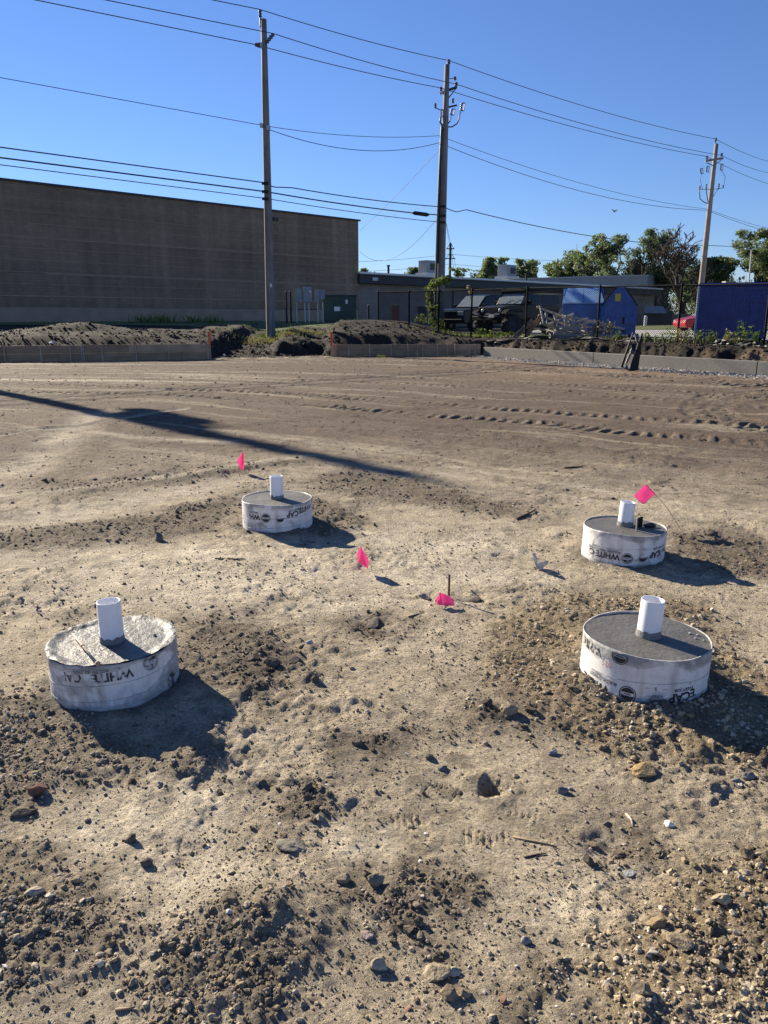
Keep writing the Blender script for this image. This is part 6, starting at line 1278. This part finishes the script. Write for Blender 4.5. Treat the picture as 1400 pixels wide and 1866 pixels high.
def car(loc, rz, lab, paint):
    e = empty('parked_car', loc, rz, lab, 'car'); w = 1.8
    body_prism([(2.1, 0.30), (2.18, 0.55), (2.05, 0.78), (1.0, 0.98), (-1.9, 1.02), (-2.15, 0.85), (-2.15, 0.35), (-1.9, 0.25), (1.9, 0.25)], w).build('body', M[paint], e, bevel=0.07)
    body_prism([(1.05, 0.96), (0.2, 1.42), (-0.9, 1.46), (-1.75, 1.02)], w - 0.10, lambda z: 0.22 * max(0, (z - 0.96) / 0.5)).build('cabin', M[paint], e, bevel=0.04)
    for s in (-1, 1):
        for pts in (((0.80, 1.02), (0.18, 1.37), (-0.35, 1.40), (-0.35, 1.03)), ((-0.43, 1.03), (-0.43, 1.40), (-0.88, 1.40), (-1.5, 1.06))):
            V = [(x, s * ((w - 0.1) / 2 - 0.22 * (z - 0.96) / 0.5 + 0.012), z) for x, z in pts]; V2 = [(x, y - s * 0.02, z) for x, y, z in V]; MB().add(V + V2, [(0, 1, 2, 3), (4, 5, 6, 7), (0, 1, 5, 4), (1, 2, 6, 5), (2, 3, 7, 6), (3, 0, 4, 7)]).build('side_window', M['glass'], e)
        for x_ in (1.35, -1.3): wheel(e, x_, s * 0.80, 0.33, 0.22, 'chrome')
        MB().box((2.02, s * 0.68, 0.66), (0.24, 0.30, 0.14)).build('headlight', M['lamp'], e, bevel=0.03)
    V = [(1.0, -0.72, 1.00), (1.0, 0.72, 1.00), (0.26, 0.60, 1.40), (0.26, -0.60, 1.40)]; V2 = [(x + .02, y, z + .02) for x, y, z in V]; MB().add(V + V2, [(0, 1, 2, 3), (4, 5, 6, 7), (0, 1, 5, 4), (1, 2, 6, 5), (2, 3, 7, 6), (3, 0, 4, 7)]).build('windscreen', M['screen'], e); return e
b = at(1292, 600, 53); car((b.x, 53, 0.76), math.pi + 0.12, 'red car half hidden behind the navy dumpster', 'carred')
b = at(1445, 600, 46); car((b.x, 46, 0.76), math.pi + 0.05, 'silver car at the right edge of the picture', 'carsilver')
# shed with awning on the far lawn
b = at(1200, 583, 112); e = empty('garden_shed', (b.x, b.y, 0.75), -0.25, 'dark shed with a pale metal awning on the far lawn', 'shed'); e.scale = (0.45, 0.45, 0.62)
MB().box((0, 3, 1.5), (8, 5, 3.0)).build('wall', M['fascia'], e); MB().box((6.8, 3, 1.15), (6, 4, 2.3)).build('side_wall', M['block_grey'], e)
aw = MB(); V = [(-4.4, -1.6, 2.5), (2.2, -1.6, 2.5), (1.2, 0.6, 4.0), (-4.4, 0.6, 4.0)]; aw.add(V + [(x, y, z + .08) for x, y, z in V], [(0, 1, 2, 3), (4, 5, 6, 7), (0, 1, 5, 4), (1, 2, 6, 5), (2, 3, 7, 6), (3, 0, 4, 7)]); aw.build('awning', M['galv'], e)
MB().box((0, 3.2, 3.06), (8.4, 5.4, 0.12)).build('roof', M['panel'], e)
b = at(1177, 582, 90); o = MB().lathe([(0, 0), (.18, 0), (.18, 1.0), (.12, 1.15), (0, 1.2)], n=14).build('white_bollard', M['white']); o.location = (b.x, b.y, 0.75); tag(o, 'small white bollard at the corner of the low building', 'bollard')
b = at(1362, 560, 75); t_ = at(1370, 455, 75); o = MB().tube([(0, 0, 0), (t_.x - b.x, 0, t_.z - .7)], [0.10, 0.06], 8).tube([(t_.x - b.x, 0, t_.z - .7), (t_.x - b.x - 0.6, 0, t_.z - .6)], 0.05, 6).build('lamp_post', M['galv']); o.location = (b.x, b.y, 0.7); tag(o, 'thin pale lamp post before the trees at the right', 'lamp post')
b = at(1028, 560, 160); t_ = at(1028, 472, 160); o = MB().tube([(0, 0, 0), (0, 0, t_.z - .7)], [0.16, 0.10], 8).tube([(0, 0, t_.z - .75), (0.9, 0, t_.z - .65)], 0.07, 6).build('lamp_post', M['galv']); o.location = (b.x, b.y, 0.7); tag(o, 'far thin lamp post behind the low building', 'lamp post')
# bird
b = at(1120, 385, 60); e = empty('bird', b, 0.4, 'dark bird flying in the sky above the trees', 'bird')
V0, F0 = ICO[3]; Vb = V0 * np.array([0.05, 0.17, 0.05]); Vb[:, 0] *= 1 - 0.5 * np.clip(-V0[:, 1], 0, 1); link('body', mesh_np('body', Vb, F0), M['black'], e)
for s in (-1, 1): MB().add([(0, 0.08, 0), (s * 0.16, 0.06, 0.10), (s * 0.30, -0.04, 0.14), (s * 0.16, -0.08, 0.08), (0, -0.06, 0), (0, 0.08, 0.012), (s * 0.16, 0.06, 0.112), (s * 0.30, -0.04, 0.148), (s * 0.16, -0.08, 0.092), (0, -0.06, 0.012)], [(0, 1, 3, 4), (1, 2, 3), (5, 6, 8, 9), (6, 7, 8), (0, 1, 6, 5), (1, 2, 7, 6), (2, 3, 8, 7), (3, 4, 9, 8)]).build('wing', M['black'], e)
MB().prism([(-0.03, -0.12), (0.03, -0.12), (0.06, -0.26), (-0.06, -0.26)], -0.006, 0.006, 'z').build('tail', M['black'], e)
# ------------------------------------------------------------------ trees and plants
def leaves(n, cen, rad, size, rng, shade=None, droop=0.0):
    """n leaf quads around clump centres"""
    ci = rng.integers(0, len(cen), n); d = rng.normal(size=(n, 3)); d /= np.linalg.norm(d, axis=1, keepdims=True); rr = rng.uniform(0.25, 1, n) ** 0.5
    p = cen[ci] + d * rr[:, None] * rad[ci][:, None] * np.array([1.05, 1.05, 0.75]); a = rng.normal(size=(n, 3)); a /= np.linalg.norm(a, axis=1, keepdims=True); b = rng.normal(size=(n, 3)); b -= a * np.sum(a * b, 1, keepdims=True); b /= np.linalg.norm(b, axis=1, keepdims=True)
    s = size * rng.uniform(0.6, 1.3, n)[:, None]; V = np.stack([p - a * s, p + b * s * 0.55, p + a * s, p - b * s * 0.55], 1).reshape(-1, 3); F = np.arange(4 * n).reshape(-1, 4)
    g = rng.uniform(0.65, 1.35, n); c = np.stack([g * rng.uniform(0.85, 1.25, n), g, g * rng.uniform(0.7, 1.1, n)], 1); return V, F, np.repeat(c, 4, 0)
def tree(label, px, pyt, Y, wpx, seed, kind='leafy', zb=0.7, grp='trees in the background', mat='leaf', nleaf=11050, bark='bark', lean=0.0):
    rng = np.random.default_rng(seed); rd = random.Random(seed); b = at(px, 560, Y); H = at(px, pyt, Y).z - zb; R = wpx / FPX * Y / 2
    e = empty('tree', (b.x, b.y, zb), 0, label, 'tree', grp); tips = []; mb = MB()
    def branch(p, d, L, r, lev):
        pts = [p]; q = p.copy(); dd = d.copy(); n = 4
        for i in range(n):
            dd = (dd + Vector((rd.gauss(0, .16), rd.gauss(0, .16), rd.gauss(0.05, .10)))).normalized(); q = q + dd * L / n; pts.append(q.copy())
        mb.tube(pts, [max(r * (1 - 0.55 * i / n), 0.040 if kind == 'bare' else 0.02) for i in range(n + 1)], 7 if lev < 2 else 4, False)
        if lev >= (5 if kind == 'bare' else 3): tips.append(q); return
        for c in range(rd.randint(2, 4) if lev > 0 else rd.randint(4, 6)):
            t = rd.randint(2, n) if lev > 0 else rd.randint(2, n); base = pts[t]; a = rd.uniform(0, 6.283); sp = rd.uniform(0.35, 0.85)
            nd = (dd * math.cos(sp) + (Vector((math.cos(a), math.sin(a), 0)) * R / (R + 0.25 * H) * 1.5 + Vector((0, 0, 0.25))) * math.sin(sp)).normalized(); branch(base, nd, L * rd.uniform(0.55, 0.8), r * rd.uniform(0.42, 0.6), lev + 1)
        if lev < 3: tips.append(q)
    branch(Vector((0, 0, -0.2)), Vector((lean, 0, 1)).normalized(), H * (0.38 if kind != 'bare' else 0.34), max((0.026 if kind == 'bare' else 0.018) * H, 0.10), 0)
    T = np.array([t[:] for t in tips]); 
    # fit limbs into the surveyed envelope
    sx = R / max(np.percentile(np.abs(T[:, 0]), 92), 0.1); sz = H / max(np.percentile(T[:, 2], 99), 0.1); sx = min(max(sx, 0.5), 2.2); V = np.array(mb.v); V = V * np.array([sx, sx, sz]); T = T * np.array([sx, sx, sz])
    mb.v = [tuple(v) for v in V]; tr_ = mb.build('trunk', M[bark], e, smooth=True)
    if kind != 'bare':
        k = rng.integers(0, len(T), 80); ex = T[k] + rng.normal(0, 0.14, (80, 3)) * np.array([R, R, H * 0.5])
        cen = np.concatenate([T, ex]); cen = cen[cen[:, 2] > (0.22 * H if kind == 'leafy' else 0.05 * H)]; cen[:, 2] = np.minimum(cen[:, 2], H * 0.96); rad = rng.uniform(0.05, 0.14, len(cen)) * (R + H * 0.3)
        if kind == 'bushy':
            m = 38; low = np.stack([rng.normal(0, R * 0.5, m), rng.normal(0, R * 0.5, m), rng.uniform(0.06, 0.75, m) * H], 1); cen = np.concatenate([cen, low]); rad = np.concatenate([rad, rng.uniform(0.10, 0.22, m) * (R + H * 0.25)])
        if kind == 'sparse': cen = cen[: max(6, len(cen) // 3)]; rad = rad[: len(cen)] * 0.8
        Vl, Fl, Cl = leaves(nleaf, cen, rad, 0.0015 * Y, rng); link('crown', mesh_np('crown', Vl, Fl, Cl, False), M[mat], e)
    return e
tree('small round leafy tree behind the dark rooftop unit', 884, 467, 150, 52, 3, 'bushy', 0.7, mat='leaf2', nleaf=7650)
tree('leafy tree right of the dark rooftop unit', 940, 472, 155, 50, 4, 'bushy', mat='leaf2', nleaf=6800)
tree('pale green leafy tree above the grey hall, left of the pair', 974, 476, 158, 40, 5, 'bushy', mat='leaf2', nleaf=5950)
tree('broad pale green tree above the grey hall, right of the pair', 1022, 458, 160, 66, 6, 'bushy', mat='leaf2', nleaf=8925)
tree('tall dense tree rising above the right end of the grey hall', 1112, 428, 150, 84, 7, 'bushy', nleaf=12750)
tree('half bare tree with dark limbs right of the tall dense tree', 1166, 440, 140, 62, 8, 'bare', bark='bark')
tree('tall leaning tree with a loose crown left of the bare tree', 1200, 411, 138, 84, 9, 'leafy', nleaf=8925, lean=-0.1)
tree('leafless dark tree beside the pale leaning pole', 1251, 412, 125, 96, 10, 'bare', bark='bark')
tree('dense low tree behind the shed', 1225, 478, 145, 90, 12, 'bushy', nleaf=8925)
tree('dense green tree right of the pale leaning pole', 1318, 468, 135, 84, 13, 'bushy', nleaf=11050)
tree('tall loose tree at the right edge behind the lamp post', 1370, 424, 130, 96, 14, 'leafy', nleaf=10625)
tree('dense tree cut by the right edge of the picture', 1412, 438, 128, 90, 15, 'bushy', nleaf=9775)
tree('dark low tree behind the bare tree', 1275, 485, 160, 90, 16, 'bushy', nleaf=7650)
tree('tree top showing over the low building left of the vent pipe', 677, 489, 190, 30, 17, 'bushy', nleaf=3187, mat='leaf2')
tree('dark tree tops just right of the middle pole', 848, 487, 240, 46, 18, 'bushy', nleaf=4675, zb=0.7)
tree('brownish tree top left of the pale rooftop unit', 742, 489, 200, 34, 19, 'bushy', nleaf=3400)
# far wood along the horizon
rng = np.random.default_rng(77); n = 70; cen = np.stack([np.linspace(20, 260, n) + rng.normal(0, 4, n), rng.uniform(215, 260, n), rng.uniform(2, 9, n)], 1); Vl, Fl, Cl = leaves(9000, cen, rng.uniform(4, 8, n), 0.8, rng); o = link('far_wood', mesh_np('far_wood', Vl, Fl, Cl, False), M['leaf']); tag(o, 'far dark wood along the horizon at the right', 'wood', kind='stuff')
# vine at the foot of the middle pole
b = at(793, 600, 46.9); g = gz(b.x, b.y); e = empty('climbing_vine', (b.x, b.y, g), 0, 'yellow green climbing vine at the foot of the middle pole', 'vine'); path = [at(x, y, 46.8) - Vector((b.x, b.y, g)) for x, y in ((797, 603), (790, 585), (788, 565), (785, 545), (784, 525), (795, 515), (808, 512), (818, 507))]
MB().tube(path, [0.05, 0.05, 0.045, 0.04, 0.035, 0.03, 0.02, 0.01], 6).build('stem', M['bark'], e, smooth=True)
cen = np.array([p[:] for p in path] + [(path[i].lerp(path[i + 1], .5))[:] for i in range(7)] + [(path[1] + Vector((.35, 0, -.1)))[:], (path[0] + Vector((.3, 0, 0)))[:], (path[2] + Vector((.3, 0, .1)))[:]]); Vl, Fl, Cl = leaves(900, cen, rng.uniform(0.22, 0.42, len(cen)), 0.10, rng); link('foliage', mesh_np('foliage', Vl, Fl, Cl, False), M['vine'], e)
b = at(857, 560, 37.6); e = empty('dry_vine', (b.x, b.y, 2.2), 0, 'dry yellow vine tip on the fence post above the dark truck', 'vine'); pts = [at(x, y, 37.5) - Vector((b.x, b.y, 2.2)) for x, y in ((858, 545), (857, 532), (853, 523))]; MB().tube(pts, 0.012, 5).build('stem', M['bark'], e); Vl, Fl, Cl = leaves(40, np.array([p[:] for p in pts[1:]]), np.array([.08, .10]), 0.06, rng); link('foliage', mesh_np('foliage', Vl, Fl, Cl, False), M['straw'], e)
def tuft(px, py, Y, h, n, sp, mat, lab, seed, grp, cat='weed'):
    b = at(px, py, Y); g = gz(b.x, b.y); rg = np.random.default_rng(seed); e = empty('weed', (b.x, b.y, g), 0, lab, cat, grp); mb = MB()
    st = []
    for k in range(max(4, n // 12)):
        x, y = rg.normal(0, sp * 0.5, 2); l = h * rg.uniform(0.5, 1.0); ex, ey = rg.normal(0, 0.2 * h, 2); mb.tube([(x, y, -0.05), (x + ex * .4, y + ey * .4, l * .55), (x + ex, y + ey, l)], [0.008, 0.006, 0.003], 4, False); st += [(x + ex * q * .9, y + ey * q * .9, l * q) for q in (0.45, 0.7, 0.95)]
    mb.build('stem', M['bark_grey'], e); cen = np.array(st); Vl, Fl, Cl = leaves(n * 3, cen, np.full(len(cen), 0.16 * h + .03), 0.045, rg); link('foliage', mesh_np('foliage', Vl, Fl, Cl, False), M[mat], e)
WE = [(1180, 625, 29.6, .4, 45, .3, 'blade', 'weed below the fence just right of the steel stand'), (1215, 622, 29.0, .5, 60, .4, 'blade', 'bushy weed left of the fence post by the red car'), (1235, 628, 28.6, .5, 60, .3, 'straw', 'dry weed at the foot of the fence post by the red car'), (1262, 628, 28.3, .45, 50, .3, 'blade', 'low weed left of the navy dumpster'), (1300, 628, 27.6, .55, 70, .35, 'blade', 'weed before the left side of the navy dumpster'), (1325, 630, 27.2, .5, 60, .3, 'straw', 'dry weed before the middle of the navy dumpster'), (1352, 625, 26.8, .8, 80, .35, 'blade', 'tallest weed before the right side of the navy dumpster'), (1380, 630, 26.4, .5, 50, .35, 'blade', 'weed near the right edge of the picture'), (1105, 618, 32.0, .8, 70, .4, 'straw', 'dry brown weed below the broken pallets'), (1085, 620, 32.4, .6, 60, .4, 'straw', 'second dry weed left below the broken pallets'), (1130, 622, 31.4, .5, 50, .3, 'blade', 'green weed left of the steel stand'), (905, 608, 38.0, .35, 70, .5, 'vine', 'bright weed before the jeep front wheel'), (925, 611, 37.4, .3, 70, .5, 'vine', 'bright low weed below the jeep bumper'), (878, 606, 38.5, .45, 60, .4, 'blade', 'weed below the dark truck'), (772, 595, 42, .6, 60, .5, 'vine', 'pale weed left of the climbing vine')]
for q, t in enumerate(WE): tuft(*t, 300 + q, 'weeds along the fence')
# grass on the heap and along the wall
def blades(name, xs, ys, h, mat, lab, seed, w=0.012, col=(1, 1, 1)):
    rg = np.random.default_rng(seed); n = len(xs); z = gzv(xs, ys); a = rg.uniform(0, 6.283, n); l = h * rg.uniform(0.4, 1.1, n); ln = rg.normal(0, 0.45, n) * l; dx, dy = np.cos(a), np.sin(a); wx, wy = -dy * w, dx * w
    V = np.stack([np.stack([xs - wx, ys - wy, z - .02], 1), np.stack([xs + wx, ys + wy, z - .02], 1), np.stack([xs + dx * ln + wx * .2, ys + dy * ln + wy * .2, z + l], 1), np.stack([xs + dx * ln * .5 - wx * .7, ys + dy * ln * .5 - wy * .7, z + l * .65], 1)], 1).reshape(-1, 3)
    g = rg.uniform(0.6, 1.4, n); C = np.repeat(np.stack([g * rg.uniform(.8, 1.3, n), g, g * rg.uniform(.6, 1.1, n)], 1), 4, 0); o = link(name, mesh_np(name, V, np.arange(4 * n).reshape(-1, 4), C, False), M[mat]); tag(o, lab, 'grass', kind='stuff')
def scat(n, cx, cy, sx, sy, seed): rg = np.random.default_rng(seed); return rg.normal(cx, sx, n), rg.normal(cy, sy, n)
c1 = at(500, 597, 37.6); x, y = scat(1500, c1.x + 0.3, c1.y + .3, 1.0, 0.5, 1); blades('dry_grass', x, y, 0.16, 'straw', 'tufts of dry yellowish grass on the middle spoil heap', 2)
c2 = at(490, 590, 39.6); x, y = scat(350, c2.x + 0.3, c2.y, 0.4, 0.3, 3); blades('grass', x, y, 0.28, 'blade', 'green grass round the foot of the tall bare pole', 4)
x = RNG.uniform(-22, -1, 5200); y = RNG.uniform(42, 62, 5200); blades('grass', x, y, 0.12, 'blade', 'rough lawn grass in the shade of the block building', 5, 0.02)
for px, Y, lab in ((280, 45, 0), (300, 45, 0), (355, 46, 0), (72, 38, 0), (20, 38, 0)): pass
x = np.concatenate([scat(60, at(p, 590, 46).x, 46, .35, .3, 30 + p)[0] for p in (262, 285, 302, 352, 390)]); y = np.concatenate([scat(60, 0, 46, .35, .3, 30 + p)[1] for p in (262, 285, 302, 352, 390)]); blades('grass', x, y, 0.55, 'blade', 'taller dark weeds standing in the lawn before the block building', 6, 0.025)
x, y = scat(600, at(905, 608, 38.6).x, 38.6, 1.6, .5, 8); blades('grass', x, y, 0.20, 'vine', 'bright grass along the bank before the jeep', 9, 0.02)
x = RNG.uniform(8, 16, 900); y = 35 - (x - 6.5) * 1.22 + RNG.normal(0, .35, 900); blades('grass', x, y, 0.22, 'straw', 'dry grass along the foot of the chain link fence', 10, 0.015)
# scraps on the left heap
for px, py, Y, lab in ((36, 590, 35, 'leftmost white scrap on the left spoil heap'), (48, 591, 35, 'second white scrap on the left spoil heap'), (61, 592, 35, 'third white scrap on the left spoil heap'), (188, 591, 36, 'white scrap on the left heap below its peak'), (94, 626, 31, 'white scrap just above the left formwork'), (410, 652, 32.5, 'short white lath in the ramp between the formworks')):
    b = at(px, py, Y); g = gz(b.x, b.y); o = MB().box((0, 0, 0), (0.20, 0.10, 0.03)).box((0.05, 0.02, 0.03), (0.12, 0.08, 0.03), Matrix.Rotation(0.4, 3, 'X')).build('white_scrap', M['white'], bevel=0.006); o.location = (b.x, b.y, g + .05); o.rotation_euler = (0.3, 0.15, px); tag(o, lab, 'scrap', 'white scraps on the heaps')
